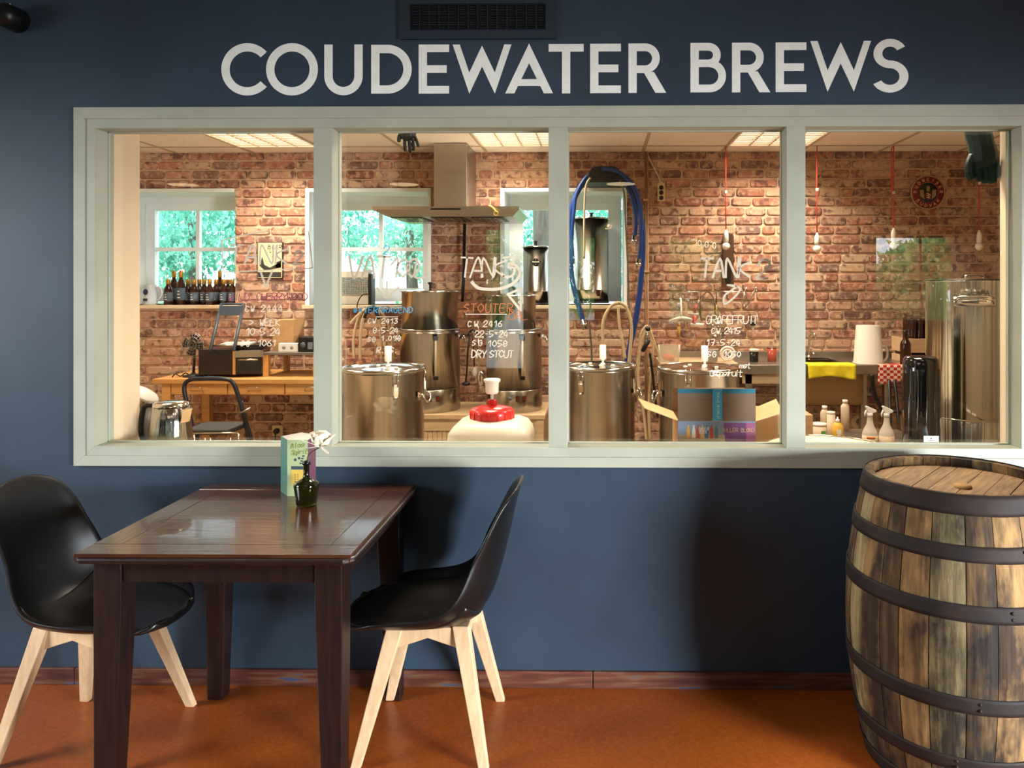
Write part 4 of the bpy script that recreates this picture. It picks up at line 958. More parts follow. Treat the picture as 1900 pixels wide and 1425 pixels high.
# urns on the garden sill
def urn(name, u, d, vb_, vt, r, label, sw=False, emblem=False):
    x, y, zb, zt = X(u, d), d-CD, Z(vb_, d), Z(vt, d); c = (x, y, 0)
    t = root(name, (x, y, zb), label, 'urn', None)
    part('foot', MB().lathe([(0,zb),(r+.006,zb),(r+.006,zb+.014),(0,zb+.014)], c, 40), black, t)
    part('urn_wall', MB().lathe([(0,zb+.015),(r,zb+.015),(r,zb+.1),(r+.003,zb+.103),(r,zb+.106),(r,zt-.01),(0,zt-.01)], c, 48), steel, t)
    L = part('lid', MB().lathe([(r+.012,zt-.01),(r+.012,zt-.002),(r-.01,zt+.002),(.02,zt+.012),(0,zt+.012)], c, 40), steel_l, t)
    part('lid_knob', MB().lathe([(0,zt+.01),(.012,zt+.012),(.01,zt+.03),(.02,zt+.042),(0,zt+.046)], c, 16), black, L)
    if sw: part('switch', MB().box((X(1108,d)-.0, y-r-.003, Z(549,d)), (X(1114,d), y-r+.02, Z(538,d))), mat('switch_red_brown', '3a1410', rough=.3), t)
    if emblem:
        mb = MB(); q = at(994, 486, d-r)
        mb.prism([(q.x-.042,q.z),(q.x-.02,q.z+.012),(q.x-.012,q.z+.026),(q.x+.012,q.z+.026),(q.x+.02,q.z+.012),(q.x+.042,q.z),(q.x+.02,q.z-.012),(q.x+.012,q.z-.026),(q.x-.012,q.z-.026),(q.x-.02,q.z-.012)], y-r-.004, y-r-.001, 'y')
        e = part('emblem', mb, black, t); e['label'] = 'black lozenge badge'
        mb = MB(); mb.box((q.x-.028,y-r-.005,q.z-.004),(q.x+.028,y-r-.004,q.z+.004)); mb.sphere((q.x,y-r-.004,q.z+.018),.003,8,6); mb.sphere((q.x,y-r-.004,q.z-.018),.003,8,6); part('emblem_print', mb, white_p, e)
    return t
urn('steel_urn', 994, 6.08, 565, 457, .098, 'slender steel urn with a black badge on the window sill right of the hood', emblem=True)
urn('steel_urn', 1097, 6.1, 562, 405, .135, 'tall steel urn with a small switch on the sill behind the third pane', sw=True)
# suction hook
hk = root('suction_hook', at(1131, 421, 5.94), 'white hook stuck on the trim of the garden window behind the third pane', 'hook')
part('cup', MB().lathe([(0,0),(.022,0),(.016,.01),(0,.014)], (0,0,0), 20, M=Matrix.Translation(at(1131,420,5.955)) @ Matrix.Rotation(PI/2, 4, 'X')), white_p, hk)
part('hook_arm', MB().tube([at(p[0],p[1],5.93) for p in smooth([(1123,424,0),(1128,425,0),(1134,423,0),(1136,417,0)],4)], .005, 8), white_p, hk)

# hose hanger and blue hoses
d = 5.63
hg = root('hose_hanger', at(1122, 330, BD), 'black half-round hose hanger high on the brick wall', 'hose hanger')
A = [at(p[0],p[1],d) for p in ((1090,338),(1092,320),(1098,311),(1112,308),(1135,308),(1148,312),(1153,322),(1158,338))]
mb = MB().prism([(p.x,p.z) for p in A], d-CD, BY-.004, 'y'); part('hanger_body', mb, mat('hanger_black', '101010', rough=.5), hg, bev=.004)
for k in range(5): p = at(1103+k*10, 318+(k%2)*3, d); part('hanger_slot', MB().box((p.x-.008, p.y-.004, p.z-.004), (p.x+.008, p.y, p.z+.004)), mat('slot_black', '030303', rough=.8), hg)
def hose(name, uv, r, m, label, cat='hose', group=None, d=5.72, ends=(), dd=None):
    pts = [at(p[0], p[1], d if dd is None else dd[i]) for i, p in enumerate(uv)]; pp = smooth(pts, 6)
    t = root(name, pts[0], label, cat, group); part('hose_tube', MB().tube(pp, r, 10), m, t)
    for e in ends:
        q0, q1 = (pp[-1], pp[-2]) if e == 1 else (pp[0], pp[1]); dr = (q0-q1).normalized()
        part('coupling', MB().tube([q0-dr*.03, q0, q0+dr*.001, q0+dr*.02, q0+dr*.021, q0+dr*.045], [r*1.15, r*1.15, r*1.5, r*1.5, r*1.1, r*1.1], 12), steel_l, t)
    return t
BG = 'blue hoses on the hanger'
hose('blue_hose', [(1120,314),(1095,325),(1075,350),(1062,380),(1057,420),(1058,470),(1062,520),(1073,565),(1083,600)], .02, blue_h, 'thick blue hose hanging down the left side of the hanger', group=BG, ends=(1,))
hose('blue_hose', [(1112,311),(1140,322),(1165,342),(1182,380),(1192,420),(1193,460),(1189,520),(1184,565),(1176,610),(1167,650),(1158,700)], .021, blue_h, 'thickest blue hose running down the right side to behind the fermenter', group=BG)
hose('blue_hose', [(1115,316),(1140,326),(1162,345),(1175,375),(1180,410),(1177,445)], .015, blue_h, 'short blue hose ending in a steel coupling right of the hanger', group=BG, d=5.66, ends=(1,))
hose('blue_hose', [(1105,316),(1085,332),(1069,362),(1064,400),(1061,440),(1063,490)], .014, blue_h, 'thin blue hose inside the left loop', group=BG, d=5.66)
hose('blue_hose', [(1116,313),(1145,318),(1172,340),(1187,375),(1189,420),(1189,455),(1185,488)], .015, blue_h, 'blue hose with a clamp near its end on the right of the hanger', group=BG, d=5.62, ends=(1,))
hose('beige_hose', [(1096,330),(1088,342),(1085,370),(1084,420),(1084,480)], .008, mat('beige_hose_rubber', 'a3967c', rough=.5), 'thin beige hose hanging from the left of the black hanger', d=5.6, group='thin hoses')
hose('grey_hose', [(1150,335),(1158,360),(1161,420),(1165,500),(1168,600),(1170,660)], .006, mat('grey_hose_rubber', '5b5a4e', rough=.5), 'thin grey hose hanging straight down right of the garden window', d=5.6, group='thin hoses')
hose('grey_hose', [(1096,560),(1094,600),(1097,640),(1098,670)], .007, mat('grey_hose_rubber', '5b5a4e'), 'thin grey hose below the sill left of the clear hoses', d=5.7, group='thin hoses')
CG = 'clear hoses hung in loops'
hose('clear_hose', [(1124,668),(1118,620),(1121,590),(1134,568),(1148,562),(1162,570),(1171,600),(1170,640),(1166,680)], .012, hose_c, 'clear hose looped over a hook behind the third-pane fermenter', group=CG, d=5.6)
hose('clear_hose', [(1147,566),(1149,600),(1154,630),(1160,665)], .010, hose_c, 'single clear hose hanging inside the loop behind the third-pane fermenter', group=CG, d=5.55)
hose('clear_hose', [(1180,700),(1186,650),(1190,620),(1200,605),(1208,618),(1211,650),(1207,700),(1204,760),(1206,815)], .011, hose_c, 'long clear hose looped beside the black tap', group=CG, d=5.7)
hose('clear_hose', [(1200,610),(1188,640),(1184,700),(1190,740),(1196,780),(1199,815)], .010, hose_c, 'clear hose hanging left of the black tap', group=CG, d=5.66)
hose('clear_hose', [(1207,614),(1216,640),(1224,665),(1232,690)], .006, hose_c, 'thin clear hose slanting right from the black tap', group=CG, d=5.66)
hose('black_hose', [(1206,655),(1209,680),(1213,715),(1217,750),(1221,775)], .009, black, 'black hose hanging to the right of the clear loops', d=5.64)
hose('clear_hose', [(657,665),(656,630),(662,600),(672,578),(690,570)], .011, hose_c, 'clear hose hanging left above the first fermenter', group=CG, d=5.6)
hose('clear_hose', [(668,668),(669,620),(674,590),(686,572)], .011, hose_c, 'second clear hose above the left of the first fermenter', group=CG, d=5.56)
hose('clear_hose', [(708,668),(707,630),(705,600),(697,575)], .010, hose_c, 'clear hose hanging right of the black clip over the first fermenter', group=CG, d=5.58)
hose('clear_hose', [(731,668),(727,630),(718,595),(702,574),(692,571)], .010, hose_c, 'clear hose bending to the right over the first fermenter', group=CG, d=5.6)
hose('clear_hose', [(650,600),(664,585),(682,572),(694,570)], .009, hose_c, 'short clear hose end pointing left over the first fermenter', group=CG, d=5.52)
hose('black_cable', [(662,572),(665,558),(673,547),(682,546)], .004, black, 'thin black cable rising beside the heater panel', 'cable', d=5.6)
cl = root('black_clip', at(690, 575, 5.5), 'black wall clip bundling the hoses above the first fermenter', 'clip')
part('clip_body', MB().tube([at(p[0],p[1],5.5) for p in ((681,580),(686,573),(693,571),(700,575))], .02, 8), black, cl)
for a_, b_ in (((676,590),(681,576)), ((703,592),(696,576))): part('clip_arm', MB().tube([at(*a_,5.48), at(*b_,5.48)], .012, 8), black, cl)
# tap
tp = root('black_tap', at(1200, 630, 5.5), 'black beer tap hanging on the hoses near the pipe', 'tap')
part('tap_knob', MB().sphere(at(1202,610,5.5), .019, 14, 10, sc=(1,.8,1)), mat('tap_black', '14161c', rough=.25), tp)
part('tap_neck', MB().tube([at(1202,612,5.5), at(1201,636,5.5)], [.008,.012], 10), steel_l, tp)
part('tap_body', MB().tube([at(1203,630,5.5), at(1199,640,5.5), at(1192,652,5.5)], [.018,.017,.014], 12), black, tp)
part('tap_ring', MB().tube([at(1204,640,5.49), at(1207,646,5.49)], .014, 12), mat('copper_ring', 'b8774c', rough=.4), tp)

for u, v, dd_, lab in ((1148,562,5.6,'small steel hook holding the clear hose loop below the garden sill'), (1202,606,5.5,'small steel hook holding the black tap and its hoses'), (690,568,5.5,'small steel hook carrying the black hose clip')):
    p0 = at(u,v,dd_); thing('wall_hook', MB().tube([(p0.x,p0.y-.02,p0.z+.012),(p0.x,p0.y-.02,p0.z-.012),(p0.x,BY+.012,p0.z-.012)], .004, 6), steel_l, (p0.x,BY,p0.z), lab, 'hook', 'steel wall hooks')
# pipe, cable, socket strip
pp_ = root('wall_pipe', at(1197, 290, 5.92), 'thin painted pipe running down the brick wall from ceiling to bench', 'pipe')
part('pipe_tube', MB().tube([(X(1198,5.93), 5.93-CD, CEIL), (X(1198,5.93), 5.93-CD, .02)], .009, 10), mat('pipe_tan', '9a7350', rough=.6), pp_)
part('second_tube', MB().tube([(X(1202,5.93), 5.93-CD, CEIL), (X(1202,5.93), 5.93-CD, .02)], .006, 8), mat('pipe_cream', 'b8946c', rough=.6), pp_)
for v in (371, 503): part('bracket', MB().box((X(1194,5.91), 5.91-CD, Z(v+2,5.91)), (X(1205,5.91), BY, Z(v-2,5.91))), palewood, pp_)
tag(part('cable_run', MB().tube([at(p[0],p[1],5.93) for p in ((1201,284),(1210,305),(1222,328),(1227,342))], .004, 6), white_p, None, loc=at(1201,284,5.93)), 'white cable running from the ceiling corner to the socket strip', 'cable')
ss = root('socket_strip', at(1227, 356, 5.95), 'cream triple socket strip fixed upright on the brick wall', 'socket')
a, b = at(1220,373,5.94), at(1234,339,5.94); part('strip_housing', MB().box((a.x, a.y, a.z), (b.x, BY, b.z)), mat('socket_cream', 'd8c79c', rough=.4), ss, bev=.003)
for v in (348, 357.5, 367): q = at(1227, v, 5.938); part('socket_outlet', MB().lathe([(0,0),(.013,0),(.017,.003),(.017,0)], (0,0,0), 16, M=Matrix.Translation((q.x,q.y,q.z)) @ Matrix.Rotation(PI/2, 4, 'X')), mat('outlet_dark', '2a241c', rough=.5), ss)

# pendants with red cords
def bulb(u, vk, vs, vb_, label, double=False):
    d = 5.7; x, y = X(u, d), d-CD
    t = root('cord_pendant', (x, y, CEIL), label, 'lamp', 'bare bulbs on red cords')
    part('cord', MB().tube([(x,y,CEIL), (x-.002,y,Z(vk,d)), (x,y,Z(vs,d))], .0042, 6), cordm, t)
    if double: part('cord_loop', MB().tube([(x-.016,y,Z(vk,d)), (x-.016,y,CEIL-.02), (x,y,CEIL)], .004, 6), cordm, t)
    part('cord_grip', MB().box((x-.008,y-.008,Z(vk+3,d)), (x+.008,y+.008,Z(vk-2,d))), white_p, t)
    zs, ze = Z(vs,d), Z(vb_-8,d)
    part('lamp_holder', MB().lathe([(0,zs),(.006,zs-.002),(.013,zs-.022),(.018,zs-.034),(.0185,ze-.0),(.012,ze-.004),(0,ze-.004)], (x,y,0), 20), white_p, t)
    part('bulb', MB().sphere((x,y,Z(vb_,d)), .029, 20, 14), bulb_m, t)
bulb(1347, 356, 426, 457, 'bare bulb on a red cord behind the right part of the third pane')
bulb(1516, 352, 432, 462, 'bare bulb on a red cord behind the left of the last pane')
bulb(1658, 358, 423, 456, 'bare bulb on a doubled red cord in the middle of the last pane', True)
bulb(1817, 341, 427, 458, 'bare bulb below the green glove at the right of the last pane')

# roundel
rc = at(1722, 357, BD-.02); rr = .131
rd = root('round_beer_sign', (rc.x, BY, rc.z), 'round red sign reading BUDWEISER BUDVAR with a central shield, on the brick wall', 'sign')
MR = Matrix.Translation((rc.x, BY-.014, rc.z)) @ Matrix.Rotation(PI/2, 4, 'X')
part('sign_rim', MB().lathe([(0,0),(rr,0),(rr,.006),(rr*.93,.008),(rr*.93,.004),(0,.004)], n=48, M=MR), mat('sign_cream', 'b49a78', rough=.5), rd)
part('red_ring', MB().lathe([(rr*.6,.005),(rr*.92,.005),(rr*.92,.007),(rr*.6,.007)], n=48, M=MR), mat('sign_red', '7a0e14', rough=.4), rd)
ys = BY-.014-.0072
part('inner_disc', MB().lathe([(0,.005),(rr*.57,.005),(rr*.57,.0065),(0,.0065)], n=48, M=MR), mat('sign_dark', '23282c', rough=.5), rd)
mb = MB()
def arc_text(txt, a0, a1, r_, flip):
    n = len(txt)
    for k, ch in enumerate(txt):
        th = math.radians(a0+(a1-a0)*k/(n-1)); cx, cz = rc.x+r_*math.cos(th), rc.z+r_*math.sin(th); ro = th-PI/2 if not flip else th+PI/2; h = .021
        for st in strokes(ch):
            pts = []
            for a, b in st: px, pz = (a-2)/4*h*.75, (b-3)/6*h; pts.append((cx+px*math.cos(ro)-pz*math.sin(ro), cz+px*math.sin(ro)+pz*math.cos(ro)))
            ribbon(mb, pts, .0042, ys-.0006, ys)
arc_text('BUDWEISER', 178, 2, rr*.76, False); arc_text('BUDVAR', 220, 320, rr*.76, True)
part('sign_letters', mb, mat('sign_pale', 'd8b8a0', rough=.5), rd)
mb = MB(); c0 = rc; k_ = rr
sh = [(-.17,.22),(.17,.22),(.17,-.12),(.1,-.32),(0,-.42),(-.1,-.32),(-.17,-.12)]
mb.box((c0.x-.09*k_, ys-.0004, c0.z+.06*k_),(c0.x+.09*k_, ys+.0004, c0.z+.36*k_)); 
for s in (-1, 1): mb.prism([(c0.x+s*.25*k_, c0.z+.15*k_),(c0.x+s*.48*k_, c0.z+.15*k_),(c0.x+s*.46*k_, c0.z-.2*k_),(c0.x+s*.2*k_, c0.z-.42*k_)], ys-.0004, ys+.0004, 'y')
part('towers', mb, mat('sign_gold', '9c8458', rough=.5), rd)
part('shield', MB().prism([(c0.x+a*k_, c0.z+b*k_) for a, b in [(-.19,.0),(.19,.0),(.19,-.2),(.1,-.38),(0,-.46),(-.1,-.38),(-.19,-.2)]], ys-.001, ys-.0002, 'y'), mat('sign_red2', '4a0c10', rough=.4), rd)
mb = MB()
for pts in ([(-.08,-.08),(-.02,-.05),(.03,-.14),(.05,-.26),(.0,-.36)], [(.02,-.14),(.1,-.1),(.12,-.2)], [(-.1,-.18),(0,-.18)], [(-.1,-.3),(.03,-.27)], [(.05,-.26),(.1,-.33)]): ribbon(mb, [(c0.x+a*k_, c0.z+b*k_) for a, b in pts], .006, ys-.0016, ys-.001)
part('lion_emblem', mb, mat('sign_pale', 'd8b8a0'), rd)

# poster on the pier
a, b = at(477, 517, BD-.02), at(524.5, 449, BD-.02)
po = root('tin_poster', ((a.x+b.x)/2, BY, a.z), 'small retro tin poster on the brick pier between the left garden windows', 'poster')
yp = BY-.018
part('poster_frame', MB().box((a.x, yp, a.z), (b.x, BY-.002, b.z)), mat('poster_edge', '28221c', rough=.5), po, bev=.001)
part('poster_sheet', MB().box((a.x+.006, yp-.001, a.z+.006), (b.x-.006, yp, b.z-.006)), mat('poster_cream', 'd2bf94', 'dccca4', .6, scale=20), po)
w_, h_ = b.x-a.x, b.z-a.z; pr = lambda *p: [(a.x+u_*w_, a.z+v_*h_) for u_, v_ in p]
mb = MB(); yq = yp-.0018
for P_ in (pr((.1,.35),(.2,.6),(.28,.38),(.5,.3),(.9,.45),(.94,.3),(.3,.22)), pr((.04,.04),(.94,.04),(.94,.18),(.04,.18)), pr((.72,.44),(.94,.5),(.94,.32),(.72,.3))): mb.prism(P_, yq, yp-.0008, 'y')
part('poster_figures', mb, mat('poster_dark', '3a2c28', '2a3430', .6, scale=40), po)
mb = MB(); write(mb, 'BI.ER', 497, 462, 7, 6, BD-.021, .004, y=yq); write(mb, '~~~', 500, 470, 4, 6, BD-.021, .003, y=yq); write(mb, '~~', 504, 478, 4, 6, BD-.021, .003, y=yq); part('poster_print', mb, mat('poster_dark', '3a2c28'), po)

# beer bottles on the left sill
def bottle_mb(h, r, k):
    g_ = MB().lathe([(0,0),(r*.93,0),(r,.006),(r,h*.56),(r*.9,h*.64),(r*.45,h*.76),(r*.40,h*.92),(r*.45,h*.93),(r*.45,h*.955),(0,h*.955)], n=20)
    return g_
labelm = mat('bottle_label_grey', '3f4a54', '54606a', .6, scale=40); goldm = mat('gold_foil', 'b98a34', rough=.35, metal=.6)
labelb = mat('bottle_label_brown', '6e3a28', '4a281e', .6, scale=40)
def make_bottle(name, h, r, foil, lm, label, cat='bottle', group=None):
    t = root(name, (0,0,0), label, cat, group)
    part('bottle_glass', bottle_mb(h, r, 0), amber, t, world=False)
    if lm: 
        part('paper_label', MB().lathe([(r+.0006,h*.14),(r+.0012,h*.15),(r+.0012,h*.48),(r+.0006,h*.49)], n=20), lm, t, world=False)
        mb = MB()
        for k in range(3): mb.box((-.012,-r-.0022,h*(.2+.09*k)),(.010-.004*k,-r-.0012,h*(.225+.09*k)))
        part('label_print', mb, white_p, t, world=False)
    part('foil_cap', MB().lathe([(r*.43,h*(.8 if foil else .93)),(r*.50,h*(.81 if foil else .94)),(r*.5,h*.96),(r*.44,h),(0,h)], n=20), goldm if foil else black, t, world=False)
    return t
sl_z = oz0; gl_ = 'beer bottles lined up on the left garden sill'
b0 = make_bottle('beer_bottle', .20, .031, True, labelm, '', group=gl_)
spec = [(312,.20,0,6.02,'leftmost dark bottle with a red-brown label on the left garden sill'),(336,.272,1,6.03,'tall gold-necked amber bottle, third from the left on the sill'),(323,.268,1,6.16,'tall gold-necked bottle, second from the left on the sill'),
        (349,.205,0,6.1,None),(360,.205,0,6.04,None),(370,.205,0,6.14,None),(379,.205,0,6.05,None),(389,.205,0,6.0,'dark bottle standing in front near the middle of the sill row'),(401,.21,0,6.12,None),(408,.268,1,6.2,'tall gold-necked bottle toward the right end of the sill row'),(415,.205,0,6.06,None),(423,.205,0,6.14,None),(431,.205,0,6.03,None)]
bt = make_bottle('beer_bottle', .268, .03, True, labelm, '', group=gl_)
b0.location = (0,0,0)
first = {0: b0, 1: bt}; used_b = set()
for u, h, tall, d_, lab in spec:
    od = ['first','second','third','fourth','fifth','sixth','seventh','eighth','ninth','tenth','eleventh','twelfth','last'][sorted(q[0] for q in spec).index(u)]
    L = (X(u, d_), d_-CD, sl_z); lab = lab or 'brown bottle with grey label, %s from the left in the garden sill row' % od
    if tall not in used_b: o = first[tall]; o.location = L; o['label'] = lab; used_b.add(tall)
    else: dup(first[tall], L, label=lab)
# stein
sx = at(279, 565, 6.0)
sn = root('beer_stein', (sx.x, sx.y, sl_z), 'grey stoneware beer mug with a dark badge at the left end of the sill', 'mug')
part('mug_body', MB().lathe([(0,0),(.052,0),(.05,.02),(.042,.09),(.041,.15),(.043,.155),(.037,.155),(.036,.02),(0,.02)], (sx.x,sx.y,sl_z), 28), mat('stoneware', 'b4bcc0', 'c2c8ca', .4), sn)
part('handle', MB().tube(smooth([(sx.x+.038,sx.y,sl_z+.13),(sx.x+.075,sx.y,sl_z+.135),(sx.x+.09,sx.y,sl_z+.09),(sx.x+.07,sx.y,sl_z+.045),(sx.x+.045,sx.y,sl_z+.035)],4), .008, 8), mat('stoneware', 'b4bcc0'), sn)
part('badge', MB().box((sx.x-.028,sx.y-.052,sl_z+.03),(sx.x+.004,sx.y-.045,sl_z+.05)).sphere((sx.x-.012,sx.y-.045,sl_z+.10),.02,12,8,sc=(1,.3,1.2)), mat('badge_navy', '22284a', rough=.4), sn)

# heater on the middle sill
a, b = at(629, 565, 6.02), at(688, 503, 6.02)
ht = root('heater_panel', ((a.x+b.x)/2, a.y, sl_z), 'grey fan heater with a wire grille on the sill of the middle garden window', 'heater')
hz1 = b.z
part('heater_case', MB().box((a.x-.1, a.y+.004, sl_z), (b.x-.02, a.y+.1, hz1)), mat('heater_grey', 'b8b4a4', rough=.5), ht, bev=.004)
part('side_cap', MB().box((b.x-.02, a.y-.002, sl_z), (b.x+.005, a.y+.104, hz1-.02)), black, ht, bev=.003)
mb = MB(); zz0, zz1 = sl_z+.08, hz1-.05
for i in range(18): x = a.x-.095+(b.x-a.x+.07)*i/17; mb.box((x-.0012,a.y-.003,zz0),(x+.0012,a.y,zz1))
for j in range(10): z = zz0+(zz1-zz0)*j/9; mb.box((a.x-.095,a.y-.001,z-.0012),(b.x-.025,a.y+.001,z+.0012))
g_ = part('grille', mb, steel_l, ht); g_['kind'] = 'stuff'
part('grille_back', MB().box((a.x-.096,a.y+.002,zz0),(b.x-.024,a.y+.004,zz1)), mat('grille_back_blue', '7d98a6', rough=.6), ht)  # plain blue-grey sheet behind the grille wires

# pine workbench
wz = Z(705, 5.3); x0, x1 = X(282, 5.3), X(640, 5.3); y0, y1 = 5.3-CD, BY-.02
wk = root('pine_workbench', ((x0+x1)/2, (y0+y1)/2, 0), 'pine workbench with shallow drawers against the left of the brick wall', 'workbench')
part('worktop', MB().box((x0,y0,wz-.032),(x1,y1,wz)), pine, wk, bev=.003)
part('apron', MB().box((x0+.1,y0+.05,wz-.115),(x1-.02,y0+.06,wz-.032)), pine, wk)
n = 3; xa = x0+.11; dw = (x1-.03-xa)/n
for k in range(n):
    f = part('drawer_front', MB().box((xa+k*dw+.004,y0+.032,wz-.108),(xa+(k+1)*dw-.004,y0+.05,wz-.036)), pine, wk, bev=.002)
    cx = xa+(k+.48)*dw; part('handle', MB().tube(smooth([(cx-.042,y0+.034,wz-.082),(cx-.042,y0+.01,wz-.078),(cx-.03,y0+.004,wz-.056),(cx+.03,y0+.004,wz-.056),(cx+.042,y0+.01,wz-.078),(cx+.042,y0+.034,wz-.082)],4), .0035, 8), steel_l, f)
for x in (x0+.05, x1-.11):
    for y in (y0+.03, y1-.08): part('leg', MB().box((x,y,0),(x+.06,y+.06,wz-.032)), pine, wk, bev=.003)
# small shelf on bench
sx0, sx1 = X(486, 5.45), X(592, 5.45); sz = Z(655, 5.45); yy0, yy1 = 5.45-CD, 5.85-CD
sf = root('small_table_shelf', ((sx0+sx1)/2, (yy0+yy1)/2, wz), 'low grey-topped shelf on wooden legs standing on the pine workbench', 'shelf')
part('shelf_top', MB().box((sx0,yy0,sz-.018),(sx1,yy1,sz)), mat('shelf_grey', '6a6058', rough=.4), sf, bev=.002)
for x in (sx0+.005, sx1-.045):
    for y in (yy0+.005, yy1-.045): part('leg', MB().box((x,y,wz),(x+.038,y+.038,sz-.018)), pine, sf)
# leaning carton on shelf
a = at(508, 640, 5.6); b = at(562, 588, 5.6)
bx = root('cardboard_carton', (.5*(a.x+b.x), a.y, sz), 'open brown cardboard carton standing on the small grey shelf', 'box')
part('carton_body', MB().box((a.x, a.y-.02, sz+.001), (b.x-.06, a.y+.18, b.z-.02)), cardboard, bx)
part('flap', MB().add([(b.x-.06,a.y-.02,sz+.03),(b.x+.0,a.y+.02,b.z-.06),(b.x+.01,a.y+.02,b.z+.0),(b.x-.06,a.y-.02,b.z-.02),(b.x-.06,a.y-.016,sz+.03),(b.x+.0,a.y+.024,b.z-.06),(b.x+.01,a.y+.024,b.z+.0),(b.x-.06,a.y-.016,b.z-.02)],[(0,1,2,3),(7,6,5,4),(0,4,5,1),(1,5,6,2),(2,6,7,3),(3,7,4,0)]), cardboard, bx)
a, b = at(516, 653, 5.5), at(552, 637, 5.5)
pb = root('power_block', (.5*(a.x+b.x), a.y, sz), 'white double socket block in front of the brown carton', 'socket')
part('block', MB().box((a.x, a.y, sz), (b.x, a.y+.05, b.z)), white_p, pb, bev=.004)
for k in (.3, .7): q = Vector((a.x+(b.x-a.x)*k, a.y, (sz+b.z)/2)); part('socket_outlet', MB().lathe([(0,0),(.013,0),(.010,.003),(0,.003)], n=16, M=Matrix.Translation(q) @ Matrix.Rotation(PI/2, 4, 'X')), mat('outlet_grey', '8a8478', rough=.5), pb)
a, b = at(553, 650, 5.5), at(584, 625, 5.5)
rdv = root('black_charger', (.5*(a.x+b.x), a.y, sz), 'black battery charger at the right end of the small grey shelf', 'charger')
part('case', MB().box((a.x, a.y, sz), (b.x, a.y+.1, b.z)), black, rdv, bev=.006); part('dial', MB().lathe([(0,0),(.02,0),(.018,.006),(0,.006)], n=20, M=Matrix.Translation((a.x+.035,a.y,sz+.05)) @ Matrix.Rotation(PI/2,4,'X')), mat('grey_knob', '55585c'), rdv)
part('vents', MB().box((b.x-.05,a.y-.002,sz+.02),(b.x-.015,a.y,sz+.07)), mat('charger_grey', '74787c', rough=.4), rdv)
# oven
ox0, ox1, oy = X(434, 5.32), X(485, 5.32), 5.32-CD; zt = Z(650, 5.35)
ov = root('mini_oven', (X(430,5.5), oy+.2, wz), 'dark mini oven turned at an angle on the pine workbench', 'oven')
Mo = Matrix.Translation((X(436, 5.42), 5.42-CD, wz)) @ Matrix.Rotation(math.radians(12), 4, 'Z')
part('casing', MB().box((-.24,.0,.02),(.0,.34,.20),M=Mo), mat('oven_dark', '1c1613', '2a211b', .25, scale=5), ov, bev=.006)
part('casing_front', MB().box((.0,-.01,.02),(.175,.30,.19),M=Mo), mat('oven_dark', '1c1613'), ov, bev=.004)
dr = part('glass_door', MB().box((.01,-.018,.035),(.18,-.01,.135),M=Mo), mat('oven_glass', '0c0a08', rough=.08, coat=.5), ov)
part('door_handle', MB().tube([Mo @ Vector((.03,-.035,.125)), Mo @ Vector((.16,-.035,.125))], .006, 8), steel_l, dr)
part('side_strip', MB().box((-.012,-.014,.02),(.006,-.004,.235),M=Mo), pine, ov)
part('front_trim', MB().box((.0,-.016,.14),(.19,-.008,.185),M=Mo), steel_m, ov)
for k in range(4): part('foot', MB().cyl(Mo @ Vector((-.2+.36*(k % 2), .03+.26*(k//2), 0)), .012, 0, .021, 12), black, ov)
part('tray', MB().box((-.10,-.0,.225),(.1,.2,.235),M=Mo), white_p, ov)
part('top_box', MB().box((-.02,.02,.202),(.19,.3,.224),M=Mo), black, ov)
# table fan
fcx = at(359, 640, 5.45)
fn = root('table_fan', (fcx.x, fcx.y, wz), 'small dark table fan standing at the left end of the workbench', 'fan')
darkfan = mat('fan_dark', '23252a', rough=.4, alpha=1)
part('base', MB().lathe([(0,0),(.07,0),(.068,.012),(.02,.02),(.012,.03),(0,.03)], (fcx.x,fcx.y,wz), 24), darkfan, fn)
part('pole', MB().tube([(fcx.x,fcx.y,wz+.02),(fcx.x,fcx.y+.02,fcx.z)], .009, 10), darkfan, fn)
part('motor', MB().tube([(fcx.x,fcx.y-.02,fcx.z),(fcx.x,fcx.y+.07,fcx.z)], [.025,.03], 16), darkfan, fn)
mb = MB()
for rr_ in (.03,.05,.068,.078):
    mb.tube([(fcx.x+rr_*math.cos(t*PI/12), fcx.y-.03+.02*(rr_/.078), fcx.z+rr_*1.15*math.sin(t*PI/12)) for t in range(25)], .0018, 5)
for t in range(20): mb.tube([(fcx.x+.01*math.cos(t*PI/10),fcx.y-.03,fcx.z+.01*math.sin(t*PI/10)),(fcx.x+.078*math.cos(t*PI/10),fcx.y-.01,fcx.z+.09*math.sin(t*PI/10))], .0012, 4)
part('guard', mb, steel_m, fn)
for k in range(4):
    a_ = k*PI/2+.3; M = Matrix.Translation((fcx.x,fcx.y-.008,fcx.z)) @ Matrix.Rotation(a_, 4, 'Y') @ Matrix.Rotation(.25, 4, 'X')
    part('blade', MB().prism([(.01,-.012),(.07,-.035),(.076,.01),(.06,.035),(.01,.014)], -.0008, .0008, 'y', M=M), darkfan, fn)
tag(part('cable_tangle', MB().tube(smooth([at(p[0],p[1],5.4) for p in ((318,703),(325,694),(335,698),(345,692),(356,700),(366,696),(372,702))],5), .004, 6), black, None, loc=at(318,703,5.4)), 'tangle of black cable on the left end of the workbench', 'cable')
